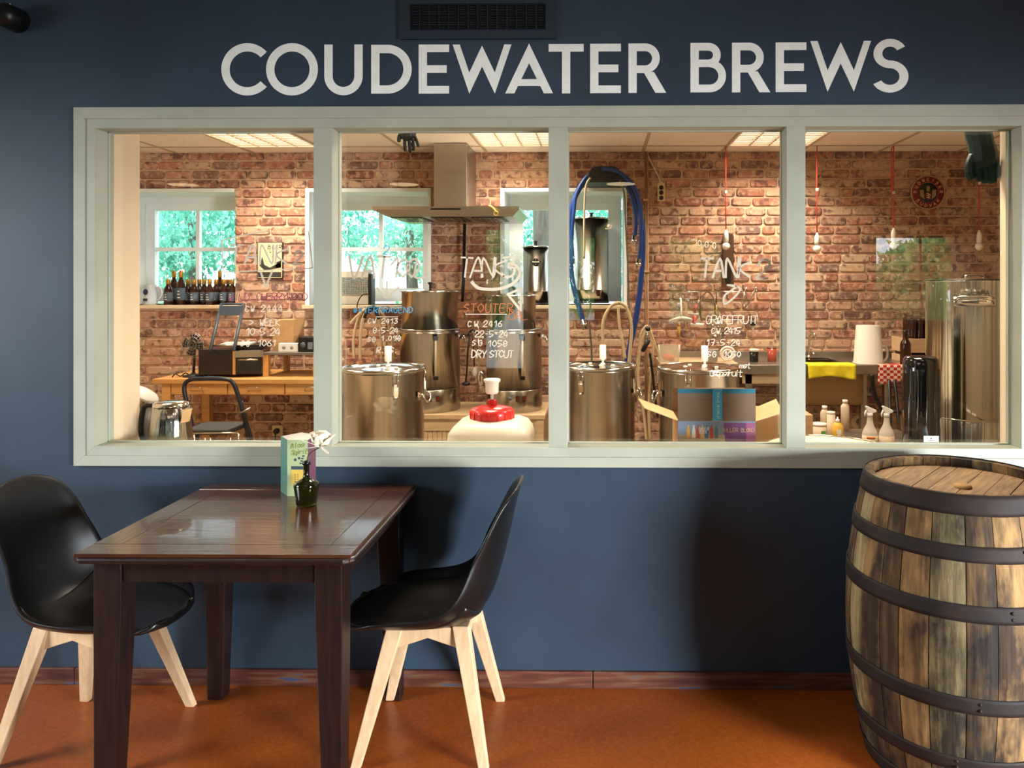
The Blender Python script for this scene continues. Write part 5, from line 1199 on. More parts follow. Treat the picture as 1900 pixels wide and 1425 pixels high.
# folding frame on bench (leaning folded stool)
lf = root('folded_stool', at(420, 640, 5.5), 'dark folded metal stool frame leaning on top of the mini oven', 'stool')
sl = mat('slate_metal', '39434c', rough=.45)
P = {k: at(*v) for k, v in dict(a=(390,650,5.35), b=(411,564,5.72), c=(452,564,5.72), d=(434,650,5.35)).items()}
part('frame_rail', MB().tube([P['a'],P['b']], .011, 8), sl, lf); part('frame_rail', MB().tube([P['d'],P['c']], .011, 8), sl, lf)
part('crossbar', MB().tube([P['b'],P['c']], .008, 8), sl, lf); part('crossbar', MB().tube([P['a'].lerp(P['b'],.1),P['d'].lerp(P['c'],.1)], .007, 8), steel_m, lf)
s0, s1 = P['a'].lerp(P['b'],.74), P['d'].lerp(P['c'],.74); part('seat_slat', MB().add([tuple(s0),tuple(s1),tuple(s1+Vector((.0,.02,.07))),tuple(s0+Vector((0,.02,.07))),tuple(s0+Vector((0,.008,0))),tuple(s1+Vector((0,.008,0))),tuple(s1+Vector((0,.028,.07))),tuple(s0+Vector((0,.028,.07)))],[(0,1,2,3),(7,6,5,4),(0,4,5,1),(1,5,6,2),(2,6,7,3),(3,7,4,0)]), sl, lf)
# step stool
d = 4.4
sp_ = root('black_step_stool', (X(395,d), d-CD, 0), 'black tubular step stool with an arched top rail below the workbench', 'step stool')
arch = smooth([at(358,800,d), at(345,742,d), at(342,716,d), at(352,705,d), at(372,703,d), at(412,703,d), at(430,708,d), at(440,728,d), at(450,762,d), at(466,815,d)], 5)
zf = Z(815, d)
part('arched_frame', MB().tube([(arch[0].x-.01, arch[0].y, 0)]+arch+[(arch[-1].x+.1, arch[-1].y, 0)], .0125, 10), mat('black_tube', '15161a', rough=.35), sp_)
ba = [at(450,765,d), at(445,800,d+.1)]; part('rear_leg', MB().tube([at(447,745,d), Vector((X(440,d), d-CD+.4, 0))], .012, 8), mat('black_tube', '15161a'), sp_)
part('rear_leg', MB().tube([at(345,745,d), Vector((X(350,d), d-CD+.4, 0))], .012, 8), mat('black_tube', '15161a'), sp_)
a, b = at(359,790,d-.02), at(441,790,d-.02); part('step', MB().box((a.x, d-CD-.14, a.z-.03), (b.x, d-CD+.12, a.z)), mat('step_black', '26231f', rough=.6), sp_, bev=.008)
lv = MB().tube([at(443,768,d-.03), at(465,757,d-.03)], .006, 8); part('lock_lever', lv, steel_m, sp_)
# low wire rack near floor
wr = root('wire_rack', at(400, 810, 4.0), 'chrome wire rack just above the sill below the step stool', 'rack')
mb = MB().tube([at(358,804,4.0), at(440,803,4.0), at(444,808,4.0), at(443,830,4.0)], .004, 6); part('rack_rail', mb, steel_l, wr)
for u in (380, 390, 427): part('rack_wire', MB().tube([at(u,812,4.0), at(u+2,838,4.0)], .003, 6), steel_l, wr)
for u in (360, 443): part('rack_leg', MB().tube([at(u,806,4.0), Vector((X(u,4.0), 4.0-CD, 0))], .005, 6), steel_l, wr)
# wall socket and plug
q = at(513, 800, 5.94); so = root('wall_socket', (q.x, BY, q.z), 'cream wall socket with a black plug low on the bricks under the workbench', 'socket')
part('plate', MB().box((q.x-.042,BY-.018,q.z-.042),(q.x+.042,BY-.004,q.z+.042)), mat('socket_cream', 'd8c79c'), so, bev=.004)
part('plug', MB().tube([(q.x,BY-.018,q.z),(q.x,BY-.055,q.z)], [.022,.018], 14), black, so)
part('plug_cable', MB().tube([(q.x,BY-.05,q.z-.01),(q.x,BY-.05,q.z-.12),(q.x-.01,BY-.04,.02)], .005, 6), black, so)

# counter under the left of the window carrying the kettles
cz = .79
ct = root('window_counter', (-1.6, .35, 0), 'narrow counter below the sill carrying the electric kettles', 'counter')
part('counter_top', MB().prism([(-1.84,.12),(-1.26,.12),(-1.26,.55),(-2.15,.55),(-2.15,.29),(-1.84,.29)], cz-.03, cz), palewood, ct)
for x in (-1.82, -1.31):
    for y in (.14, .45): part('leg', MB().box((x,y,0),(x+.04,y+.04,cz-.03)), palewood, ct)
kd = 3.15; kx, ky = X(317, kd), kd-CD; kr = 37/F*kd; kt = Z(749, kd)
kt_ = root('electric_kettle', (kx, ky, cz), 'brushed steel electric kettle at the lower left behind the first pane', 'kettle')
h = kt-cz
part('kettle_base', MB().lathe([(0,0),(kr+.008,0),(kr+.006,.02),(0,.02)], (kx,ky,cz), 32), black, kt_)
part('kettle_body', MB().lathe([(0,.02),(kr+.006,.022),(kr+.004,.06),(kr-.006,h*.7),(kr-.013,h-.012),(0,h-.012)], (kx,ky,cz), 48), steel_mir, kt_)
part('kettle_lid', MB().lathe([(kr-.012,h-.012),(kr-.016,h+.001),(kr-.04,h+.006),(0,h+.007)], (kx,ky,cz), 40), steel_l, kt_)
part('spout', MB().prism([(kr-.02,h-.015),(kr+.012,h-.02),(kr-.004,h-.075)], -.022, .022, 'y', M=Matrix.Translation((kx,ky,cz)) @ Matrix.Rotation(-.35,4,'Z')), steel_l, kt_)
part('handle', MB().tube(smooth([(kx-kr+.012,ky,cz+h-.01),(kx-kr-.03,ky,cz+h-.02),(kx-kr-.042,ky,cz+h*.5),(kx-kr-.02,ky,cz+.05)],5), .011, 10), black, kt_)
k2 = at(262, 780, 3.33)
kb = root('electric_kettle', (k2.x, k2.y, cz), 'second kettle with a pale tilted lid half hidden behind the left wall edge', 'kettle')
part('kettle_body', MB().lathe([(0,0),(.075,0),(.073,.06),(.062,.19),(0,.19)], (k2.x,k2.y,cz), 32), mat('kettle_dark', '4a463e', rough=.4), kb)
part('kettle_lid', MB().lathe([(0,.012),(.06,.01),(.066,0),(.0,0)], n=28, M=Matrix.Translation((k2.x+.01,k2.y,cz+.235)) @ Matrix.Rotation(math.radians(34), 4, 'Y')), mat('kettle_lid_grey', 'b6b4a8', rough=.35), kb)
part('lid_hinge', MB().box((k2.x-.02,k2.y-.01,cz+.18),(k2.x+.01,k2.y+.01,cz+.235)), mat('kettle_lid_grey', 'b6b4a8'), kb)

# jerry can
jd = 3.35; jx, jy = X(913, jd), jd-CD; jz = .52; sh_z = Z(783, jd-.1)
jc = root('jerry_can', (jx, jy, 0), 'translucent white plastic canister with a red screw cap behind the second pane', 'canister')
jw = 75/F*3.25
mb = MB(); lay = [(jz,.0),(jz+.012,.008),(sh_z-.09,.008),(sh_z-.05,.0),(sh_z-.02,-.022),(sh_z-.003,-.055),(sh_z,-.075)]
vs = []; fs = []; ringn = None
for z, e in lay:
    o = rrect(jx-jw-e, jy-.15-e, jx+jw+e, jy+.15+e, max(.045+e, .02), 5); ringn = len(o); vs += [(p[0],p[1],z) for p in o]
for j in range(len(lay)-1):
    for i in range(ringn): fs.append((j*ringn+i, j*ringn+(i+1)%ringn, (j+1)*ringn+(i+1)%ringn, (j+1)*ringn+i))
fs.append(tuple(range(ringn))); fs.append(tuple((len(lay)-1)*ringn+i for i in range(ringn)))
part('canister_body', MB().add(vs, fs, 0, True), mat('canister_plastic', 'd2c6ac', 'dacfb6', .3, scale=4), jc, world=True)
c = (jx, jy, sh_z); 
cap = part('red_cap', MB().lathe([(0,-.005),(.088,-.005),(.093,.0),(.094,.03),(.088,.04),(.06,.048),(.03,.054),(0,.055)], c, 48), redp, jc)
for k in range(16): a_ = k*PI/8; part('cap_rib', MB().tube([(jx+.094*math.cos(a_),jy+.094*math.sin(a_),sh_z),(jx+.094*math.cos(a_),jy+.094*math.sin(a_),sh_z+.032)], .0035, 6), redp, cap)
part('cap_nut', MB().lathe([(0,.05),(.021,.05),(.021,.075),(.016,.08),(0,.08)], c, 6, smooth=False), mat('dark_red_plastic', 'a8160f', rough=.3), cap)
part('airlock_stem', MB().lathe([(0,.078),(.007,.078),(.007,.10),(.022,.104),(0,.104)], c, 20), frost, jc)
part('airlock_cup', MB().lathe([(0,.102),(.024,.104),(.028,.112),(.029,.15),(.036,.158),(.036,.166),(.032,.168),(.026,.16),(.024,.118),(0,.112)], c, 28), mat('airlock_cream', 'eadfc8', rough=.4, alpha=.9), jc)
st2 = root('low_stand', (jx, jy, 0), 'low pale stand under the white canister', 'stand')
part('stand_top', MB().box((jx-.22,jy-.17,jz-.03),(jx+.22,jy+.17,jz)), palewood, st2)
for x in (-.2,.16):
    for y in (-.15,.11): part('leg', MB().box((jx+x,jy+y,0),(jx+x+.04,jy+y+.04,jz-.03)), palewood, st2)

# utensils between boilers
def hang(name, uv, r, m, label, cat, d=5.3, extra=None):
    t = root(name, at(*uv[0], d), label, cat, 'black utensils between the boilers'); part('shaft', MB().tube([at(*p, d) for p in uv], r, 8), m, t)
    if extra: extra(t)
    return t
hang('black_ladle', [(872,618),(868,650),(866,690),(864,708)], .006, black, 'black long-handled ladle hanging left between the boilers', 'ladle', extra=lambda t: part('bowl', MB().sphere(at(865,712,5.3), .03, 14, 10, sc=(1,.7,.5)), black, t))
hang('black_strainer', [(876,618),(879,650),(880,680)], .005, black, 'black slotted spoon hanging right between the boilers', 'spoon', extra=lambda t: part('head', MB().sphere(at(881,690,5.3), .018, 12, 10, sc=(1,.4,1.8)), mat('spoon_pale', 'b9b3ac', rough=.4), t))
hang('steel_whisk', [(887,605),(888,660),(890,690)], .004, steel_l, 'steel scoop on a thin rod hanging beside the right boiler', 'scoop', extra=lambda t: part('head', MB().sphere(at(892,702,5.3), .026, 12, 10, sc=(1,.4,2.0)), steel_l, t))
hr_ = root('utensil_rail', at(878, 618, 5.32), 'black hook rail with curled cable between the stacked boilers', 'rail')
part('rail_bar', MB().tube([at(p[0],p[1],5.33) for p in smooth([(853,628,0),(860,620,0),(868,622,0),(876,612,0),(886,618,0)],4)], .007, 8), black, hr_)
part('upright', MB().tube([at(862,415,5.9), at(860,520,5.9), at(858,560,5.9)], .012, 8), black, hr_)

# right side: worktop with sink
wt = .945; wx0, wx1 = X(1376, 5.37), X(1849,BD)-.0; y0, y1 = 5.37-CD, BY-.018
sk = root('steel_worktop', ((wx0+wx1)/2, (y0+y1)/2, 0), 'long stainless steel worktop with a deep sink against the brick wall', 'worktop')
bx0_, bx1_ = X(1497,5.37), X(1606,5.37); bzb = Z(751,5.37)
mb = MB(); by0, by1 = y0+.1, y1-.1; ix0, ix1 = bx0_+.02, bx1_-.1
for a, b in (((wx0,y0),(ix0,y1)), ((ix1,y0),(wx1,y1)), ((ix0,y0),(ix1,by0)), ((ix0,by1),(ix1,y1))): mb.box((a[0],a[1],wt-.012),(b[0],b[1],wt))
part('top_sheet', mb, steel_m, sk)
part('front_lip', MB().box((wx0,y0-.004,wt-.062),(wx1,y0+.006,wt+.002)), steel_m, sk, bev=.002)
part('splashback', MB().box((wx0-.45,y1-.0,wt-.02),(wx1,y1+.012,wt+.045)), steel_m, sk, bev=.002)
part('side_top', MB().box((wx0-.55,y0+.12,wt-.03),(wx0-.001,y1,wt-.001)), palewood, sk)
mb = MB(); t_ = .004
mb.box((bx0_,y0+.04,bzb),(bx1_,y1-.06,bzb+t_)); mb.box((bx0_,y0+.04,bzb),(bx0_+t_,y1-.06,wt-.012)); mb.box((bx1_-t_,y0+.04,bzb),(bx1_,y1-.06,wt-.012)); mb.box((bx0_,y0+.04,bzb),(bx1_,y0+.04+t_,wt-.012)); mb.box((bx0_,y1-.06-t_,bzb),(bx1_,y1-.06,wt-.012))
part('sink_basin', mb, mat('basin_steel', 'a8895f', 'b3936a', .38, 1, scale=6, stretch=(.4,.4,4)), sk, bev=.02)
part('sink_rim', MB().box((ix0-.01,by0-.01,wt),(ix1+.01,by0,wt+.006)).box((ix0-.01,by1,wt),(ix1+.01,by1+.01,wt+.006)), steel_l, sk)
for x in (wx0+.03, X(1640,5.4), wx1-.08):
    for y in (y0+.02, y1-.08): part('leg', MB().box((x,y,0),(x+.045,y+.045,wt-.06)), steel_m, sk)
part('apron', MB().box((wx0+.01,y0+.02,wt-.13),(bx0_-.03,y0+.035,wt-.062)), palewood, sk)
tpb = at(1501, 655, 5.8)
tw = root('sink_tap', (tpb.x, tpb.y, wt), 'slim chrome swan-neck tap at the back of the sink', 'tap')
part('spout', MB().tube(smooth([(tpb.x,tpb.y,wt),(tpb.x,tpb.y,wt+.14),(tpb.x+.01,tpb.y-.01,wt+.19),(tpb.x+.03,tpb.y-.04,wt+.19),(tpb.x+.035,tpb.y-.06,wt+.15)],5), .007, 10), steel_l, tw)
part('lever', MB().sphere((tpb.x+.03,tpb.y-.03,wt+.045), .014, 12, 8, sc=(1.5,1,.8)), steel_l, tw); part('base', MB().lathe([(0,0),(.02,0),(.018,.03),(0,.03)], (tpb.x,tpb.y,wt), 20), steel_l, tw)
# jug upside down
jd = 5.5; px, py = X(1611, jd), jd-CD; jb, jt = wt+.001, Z(603, jd)
jg = root('measuring_jug', (px, py, jb), 'frosted plastic measuring jug standing upside down beside the sink', 'jug')
H_ = jt-jb
part('jug_body', MB().lathe([(.108,0),(.108,.006),(.1,.012),(.083,H_-.004),(.078,H_),(0,H_),(0,H_-.004),(.076,H_-.006),(.097,.012),(.104,0),(.108,0)], (px,py,jb), 40), frost, jg)
part('handle', MB().tube(smooth([(px+.092,py,jb+H_*.45),(px+.125,py,jb+H_*.42),(px+.135,py,jb+H_*.25),(px+.125,py,jb+.03),(px+.1,py,jb+.008)],5), .009, 10), frost, jg)
# cloths
def cloth(name, u0, u1, v0, v1, d, m, label, wob=.006, seed=1, skew=0, over=.14):
    x0, x1 = X(u0,d), X(u1,d); y = d-CD-.006; zt, zb = Z(v0,d), Z(v1,d); rr_ = random.Random(seed); n, k = 16, 10; vs = []; fs = []
    ph = [rr_.uniform(0,6) for _ in range(4)]
    ztop = wt+.006
    for j in range(k+1):
        t = j/k
        for i in range(n+1):
            s = i/n; x = x0+(x1-x0)*s
            if t < .3: yy_ = y+over*(1-t/.3); z = ztop
            else:
                q = (t-.3)/.7; z = ztop+(zb-ztop)*q+.012*math.sin(5*s+ph[0])*q+skew*s*q; yy_ = y-.004-wob*q*(1+math.sin(14*s+ph[1]+2*q))
                x += .010*q*math.sin(3*s+ph[2])
            vs.append((x, yy_, z+.001*math.sin(20*s)))
    for j in range(k):
        for i in range(n): fs.append((j*(n+1)+i, j*(n+1)+i+1, (j+1)*(n+1)+i+1, (j+1)*(n+1)+i))
    o = thing(name, MB().add(vs, fs, 0, True), m, ((x0+x1)/2, y, ztop), label, 'cloth'); md = o.modifiers.new('s','SOLIDIFY'); md.thickness = .003; md.offset = 1; return o
cloth('yellow_cloth', 1498, 1587, 672, 700, 5.36, mat('yellow_microfibre', 'dcc414', 'ecd62c', .9, scale=30, bump=.2), 'yellow cleaning cloth draped over the front edge of the sink', seed=2)
ck = bpy.data.materials.new('red_check_cotton'); ck.use_nodes = True; N_ = ck.node_tree.nodes; L_ = ck.node_tree.links; b_ = N_['Principled BSDF']; b_.inputs['Roughness'].default_value = .9
tc_ = N_.new('ShaderNodeTexCoord'); ch_ = N_.new('ShaderNodeTexChecker'); ch_.inputs['Scale'].default_value = 42; ch_.inputs[1].default_value = (*srgb('b3261c'), 1); ch_.inputs[2].default_value = (*srgb('e6c3a8'), 1)
mp_ = N_.new('ShaderNodeMapping'); mp_.inputs['Scale'].default_value = (1, .001, 1.25); L_.new(tc_.outputs['Object'], mp_.inputs[0]); L_.new(mp_.outputs[0], ch_.inputs[0]); L_.new(ch_.outputs[0], b_.inputs['Base Color'])
cloth('checked_tea_towel', 1630, 1684, 669, 709, 5.36, ck, 'red and white checked tea towel hanging over the worktop edge', .004, 5)
# bottle, crate with bottles
d_ = 5.41; bb_ = make_bottle('brown_bottle', Z(612,d_)-wt, .036, False, None, 'single brown bottle standing on the worktop left of the bottle crate'); bb_.location = (X(1680,d_), d_-CD, wt)
cd_ = 5.5; cx0_, cx1_ = X(1684,cd_), X(1684,cd_)+.42; cy0, cy1 = cd_-CD, cd_-CD+.3; cz1 = Z(628,cd_)
cr = root('wooden_crate', ((cx0_+cx1_)/2, (cy0+cy1)/2, wt), 'pale wooden crate full of upturned brown bottles on the worktop', 'crate')
mb_ = mat('crate_wood', 'd6b48c', 'c8a47a', .6, scale=8, stretch=(1,6,6))
for z0_, z1_ in ((wt+.005, wt+.05), (wt+.075, cz1)):
    for y in (cy0, cy1-.01): part('crate_slat', MB().box((cx0_,y,z0_),(cx1_,y+.01,z1_)), mb_, cr, bev=.002)
    for x in (cx0_, cx1_-.01): part('crate_slat', MB().box((x,cy0+.01,z0_),(x+.01,cy1-.01,z1_)), mb_, cr)
part('crate_bottom', MB().box((cx0_,cy0,wt+.001),(cx1_,cy1,wt+.006)), mb_, cr)
for x in (cx0_+.012, cx1_-.032):
    for y in (cy0+.012, cy1-.032): part('corner_post', MB().box((x,y,wt+.006),(x+.02,y+.02,cz1)), mb_, cr)
cb = root('crate_bottle', (0,0,0), 'brown bottle standing neck down among the others in the pale wooden crate', 'bottle', 'upturned bottles in the crate')
hb = Z(592,cd_)-wt-.008
part('bottle_glass', MB().lathe([(0,hb),(.020,hb),(.023,hb-.006),(.023,hb*.42),(.02,hb*.33),(.012,hb*.22),(.011,.0),(0,0)], n=16), amber, cb, world=False)
fi = True
for i in range(5):
    for j in range(3):
        lb_ = 'upturned brown bottle in the pale crate, %s row, %s from the left' % (['front','middle','back'][j], ['first','second','third','fourth','fifth'][i])
        L = (cx0_+.060+i*.05, cy0+.060+j*.058, wt+.007)
        if fi: cb.location = L; cb['label'] = lb_; fi = False
        else: dup(cb, L, label=lb_)
# items on left part of the worktop
q = at(1241, 668, 5.62); tubz = wt
tb2 = root('plastic_tub', (q.x, q.y, tubz), 'clear plastic tub with red caps inside, standing behind the right fermenter', 'tub')
a, b = X(1222,5.6), X(1259,5.6); zt = Z(641,5.6)
mb = MB(); t_ = .003; yb0, yb1 = q.y-.06, q.y+.08
for bx_ in (((a,yb0,tubz),(b,yb0+t_,zt)),((a,yb1,tubz),(b,yb1+t_,zt)),((a,yb0,tubz),(a+t_,yb1,zt)),((b-t_,yb0,tubz),(b,yb1,zt)),((a,yb0,tubz),(b,yb1,tubz+t_))): mb.box(*bx_)
part('tub_wall', mb, mat('milky_clear_plastic', 'e2d4b8', rough=.3, alpha=.3), tb2)
part('tub_handle', MB().tube([(b-.006,yb0-.004,tubz+.03),(b+.002,yb0-.004,zt+.01)], .007, 8), frost, tb2); part('tub_handle', MB().tube([(a+.006,yb0-.004,tubz+.03),(a-.002,yb0-.004,zt+.01)], .007, 8), frost, tb2)
mb = MB().sphere((q.x-.01,q.y+.0,tubz+.03), .03, 14, 10, sc=(1.3,1,.85)).sphere((q.x+.02,q.y-.01,tubz+.022), .022, 12, 8); thing('red_cap_blob', mb, mat('cap_blob_red', 'c0402c', 'd25a40', .8, scale=30), (q.x,q.y,tubz+.003), 'rounded red blob of caps lying inside the clear plastic tub', 'caps')  # one red blob made up to stand for the loose caps
def pot(name, u, v0, v1, d, r, m, label, cat, prof=None, z0=None):
    p = at(u, v0, d); z = wt+.0005 if z0 is None else z0; h = Z(v1,d)-z
    t = root(name, (p.x,p.y,z), label, cat)
    part('vessel', MB().lathe([(0,0),(r*.85,0),(r*.9,.004),(r,h),(r*.93,h),(r*.85,.008),(0,.008)], (p.x,p.y,z), 24), m, t); return t, p, z, h
t, p, z, h = pot('black_cup', 1399, 661, 650, 5.6, .034, mat('cup_dark', '16120e', rough=.2), 'small dark glass cup on the steel worktop left of the mullion', 'cup')
part('cup_band', MB().lathe([(.034,h-.006),(.0352,h-.005),(.0352,h+.012),(.033,h+.012),(.033,h-.006)], (p.x,p.y,z), 24), frost, t)
t, p, z, h = pot('red_jar', 1432, 660, 646, 5.65, .034, mat('jar_red', '9c4630', rough=.25), 'squat red-brown jar on the worktop beside the dark cup', 'jar')
part('jar_lid', MB().cyl((p.x,p.y,z), .034, h, h+.008, 24), mat('jar_lid', '6e4630', rough=.4), t)
q = at(1350, 660, 5.6)
hs2 = root('coiled_hose', (q.x, q.y, wt), 'small coil of white hose standing upright on the worktop behind the fermenter', 'hose')
part('coil_outer', MB().tube([at(1350+13*math.cos(t*PI/12), 656+12*math.sin(t*PI/12), 5.6) for t in range(25)], .0085, 8), white_p, hs2)
part('coil_inner', MB().tube([at(1350+9*math.cos(t*PI/12), 657+8*math.sin(t*PI/12), 5.56) for t in range(25)], .006, 8), white_p, hs2)
t, p, z, h = pot('clear_tumbler', 1322, 664, 648, 5.6, .04, mat('smoky_glass', '8c8078', rough=.2, alpha=.6), 'smoky glass tumbler on the worktop behind the right fermenter', 'glass')
part('rim', MB().lathe([(.038,h),(.041,h),(.041,h+.003),(.038,h+.003)], (p.x,p.y,z), 24), frost, t)
# wall rail with tools
d = 5.93
rl = root('tool_rail', at(1350, 541, d), 'thin steel rail with hooks on the brick wall above the worktop', 'rail')
part('rail_bar', MB().tube([at(1258,541,5.92), at(1450,541,5.92)], .004, 8), steel_l, rl)
for u in (1270, 1320, 1385, 1440): part('rail_hook', MB().tube([at(u,541,5.92), at(u,541,5.96)], .004, 6), steel_l, rl)
def tool(name, label, cat, parts, grp='tools hanging on the rail'):
    t = root(name, at(*parts[0][1][0], 5.9), label, cat, grp)
    for nm, uv, r_, m in parts: part(nm, MB().tube([at(*p, 5.9) for p in uv], r_, 8), m, t)
    return t
tool('white_squeegee', 'white plastic squeegee hanging from the rail', 'squeegee', [('handle', [(1263,552),(1264,575),(1264,590)], [.006,.008,.012], white_p), ('blade', [(1240,596),(1252,592),(1264,589),(1278,591),(1290,595)], [.004,.009,.013,.009,.004], white_p)])
tool('wooden_brush', 'wooden handled brush with a long yellow head on the brick wall', 'brush', [('handle', [(1260,597),(1260,606)], .009, pine), ('bristle_head', [(1260,606),(1259,626)], .013, mat('brush_yellow', 'a8823c', rough=.8))])
tool('white_funnel_brush', 'white and red dish brush hanging beside the squeegee', 'brush', [('handle', [(1291,566),(1289,580)], .012, mat('brush_red', 'b05a48', rough=.5)), ('bristle_head', [(1289,586),(1288,600)], .016, redp), ('collar', [(1276,581),(1296,583)], .007, white_p), ('splash_cup', [(1281,602),(1306,603)], .014, white_p)])
tool('yellow_knife', 'small yellow handled knife hanging above the glass flask', 'knife', [('blade', [(1329,541),(1329,564)], .004, black), ('handle', [(1328,566),(1327,584)], .009, mat('knife_yellow', 'd09a3c', rough=.4))])
tool('steel_tongs', 'steel tongs with curled ends at the right of the rail', 'tongs', [('arm', [(1385,572),(1392,556),(1399,541),(1404,532)], .006, steel_l), ('arm', [(1380,568),(1386,552),(1382,540),(1386,532)], .006, steel_l), ('curl', [(1399,536),(1404,533),(1404,540)], .008, steel_l)])
tool('wire_whisk', 'thin wire hook tool right of the tongs', 'whisk', [('handle', [(1381,541),(1379,560),(1383,572),(1394,574)], .004, steel_l)])
tool('black_hanging_lamp', 'small black stopper hanging on a thin line near the mullion', 'stopper', [('stopper', [(1397,596),(1397,604)], .02, black), ('glass_tip', [(1397,606),(1397,618)], [.012,.004], frost)])
# glass flask hung upside down
q = at(1330, 610, 5.78)
fk = root('glass_flask', (q.x, q.y, q.z), 'round clear glass flask hanging with its neck up below the rail', 'flask')
part('flask_bulb', MB().lathe([(0,-.085),(.04,-.078),(.07,-.045),(.08,-.005),(.072,.035),(.045,.065),(.02,.078),(.017,.12),(.022,.125),(.018,.127),(.014,.12),(.016,.078),(.043,.06),(.069,.033),(.077,-.005),(.067,-.043),(.038,-.075),(0,-.082)], tuple(q), 32), clear_m, fk)
part('hanging_strap', MB().tube(smooth([at(1299,585,5.75),at(1300,558,5.75),(at(1313,541,5.90)),at(1325,556,5.75),at(1327,575,5.75)],5), .006, 8), mat('brown_strap', '5a3522', rough=.6), fk)
# dark plank with openers
a, b = at(1342,528,5.92), at(1362,432,5.92)
dp = root('hook_board', ((a.x+b.x)/2, BY, a.z), 'tall dark wooden opener board with rounded top behind the bulb on the brick wall', 'board')
w_ = b.x-a.x; top = [(a.x+w_*.5+w_*.5*math.cos(t*PI/8), b.z-.03+.03*math.sin(t*PI/8)) for t in range(9)]
part('board', MB().prism([(a.x,a.z),(b.x,a.z)]+top, 5.93-CD, BY-.016, 'y'), mat('dark_board', '3a2413', '4c3018', .5, scale=9, stretch=(6,1,1)), dp)
part('board_plate', MB().box((a.x+.02,5.925-CD,a.z+.02),(b.x-.02,5.93-CD,a.z+.16)), mat('board_black', '181410', rough=.4), dp)
# hooks row
for k, u in enumerate((1298, 1311, 1325)): tag(part('wall_ring', MB().tube([at(u+3*math.cos(t*PI/6), 452+2*k+5.5*math.sin(t*PI/6), 5.9) for t in range(13)], .0035, 6), white_p, None, loc=at(u,452,5.9)), 'small white ring on the brick wall, %s of three left of the opener board' % ['leftmost','middle','rightmost'][k], 'ring', 'white wall rings')

# cardboard box by the window
d = 3.2; x0, x1 = X(1258,d), X(1402,d); y0, y1 = d-CD, d-CD+.24; zr = Z(781,d); zb = .62
cb2 = root('open_cardboard_box', ((x0+x1)/2, (y0+y1)/2, zb), 'open cardboard box with a printed blue and purple front behind the third pane', 'box')
mb = MB(); t_ = .004
mb.box((x0,y1-t_,zb),(x1,y1,zr)); mb.box((x0,y0,zb),(x0+t_,y1,zr)); mb.box((x1-t_,y0,zb),(x1,y1,zr)); mb.box((x0,y0,zb),(x1,y1,zb+t_)); mb.box((x0,y0,zb),(x1,y0+t_,zr))
part('box_walls', mb, cardboard, cb2)
part('back_flap', MB().box((x0,y1-.004,zr+.0),(x1,y1,Z(719,d+.24))), mat('brown_card_inner', '7d6248', '86694c', .8, scale=10), cb2)
ff = part('front_flap', MB().box((x0+.0,y0-.001,zr+.001),(x1,y0+.003,Z(721,d))), mat('flap_brown', '6e5a48', '7a6550', .75, scale=10), cb2)
part('teal_edge', MB().box((x0,y0-.002,Z(729,d)),(x1,y0-.001,Z(721,d))), mat('box_teal', '1f6a80', rough=.5), ff)
part('cyan_stripe', MB().box((X(1322,d),y0-.0024,zr+.002),(X(1340,d),y0-.001,Z(721,d))), mat('box_cyan', '3f9cc4', rough=.5), ff)
mb = MB(); o_ = at(1334, 776, d); s_ = d/F
for k, chh in enumerate('premium brand'):
    for st in strokes(chh):
        pts = [(o_.x-b_/6*7*s_*1.0+.002, o_.z+(k*3.7+a_*.7)*s_) for a_, b_ in st]; ribbon(mb, pts, .0018, y0-.0032, y0-.0024)
part('stripe_print', mb, mat('stripe_blue_ink', '9fd4ea', rough=.5), ff)
def flap(name, P, m=cardboard):
    P = [Vector(p) for p in P]; n = (P[1]-P[0]).cross(P[3]-P[0]).normalized()*.003
    return part(name, MB().add([tuple(p) for p in P]+[tuple(p+n) for p in P], [(0,1,2,3),(7,6,5,4),(0,4,5,1),(1,5,6,2),(2,6,7,3),(3,7,4,0)]), m, cb2)
flap('side_flap', [(x0,y0+.005,zr), (x0,y1-.005,zr), tuple(at(1184,740,3.36)), tuple(at(1196,758,3.16))], mat('flap_light', 'cfa877', 'c89f6d', .8, scale=9))
flap('side_flap', [(x1,y0+.005,zr), (x1,y1-.005,zr), tuple(at(1440,740,3.44)), tuple(at(1453,765,3.2))], mat('flap_light', 'cfa877'))
pf = MB().box((x0+.0,y0-.0016,zb+.02),(x1,y0-.0004,zr)); pr_ = part('printed_front', pf, mat('box_print_sky', '6d8fa8', '7d86a0', .4, scale=5), cb2)
def strip(nm, u0, u1, v0, v1, m, e=.0004): return part(nm, MB().box((X(u0,d),y0-.0016-e,Z(v1,d)),(X(u1,d),y0-.0016,Z(v0,d))), m, pr_)
strip('purple_print', 1343, 1400, 784, 826, mat('box_purple', '5a3f78', '7c4a84', .4, scale=9)); strip('pink_print', 1384, 1401, 784, 826, mat('box_pink', 'a05a86', rough=.4), .0006); strip('sand_print', 1259, 1345, 806, 826, mat('box_sand', 'a89c8c', '8c8478', .4, scale=14), .0005)
mb = MB(); bottles = [(1277,'d0a04c'),(1287,'d8d2c4'),(1295,'b04838'),(1303,'c8a060'),(1311,'3c6ea0'),(1320,'b83a34'),(1329,'55707c')]
for k, (u, c) in enumerate(bottles):
    b2 = MB(); xx = X(u,d); z0_, z1_ = Z(812,d), Z(788,d); b2.prism([(xx-.007,z0_),(xx+.007,z0_),(xx+.007,z0_+.03),(xx+.003,z1_-.008),(xx+.003,z1_),(xx-.003,z1_),(xx-.003,z1_-.008),(xx-.007,z0_+.03)], y0-.0026, y0-.0021, 'y'); part('bottle_print', b2, mat('print_%s' % c, c, rough=.5), pr_)
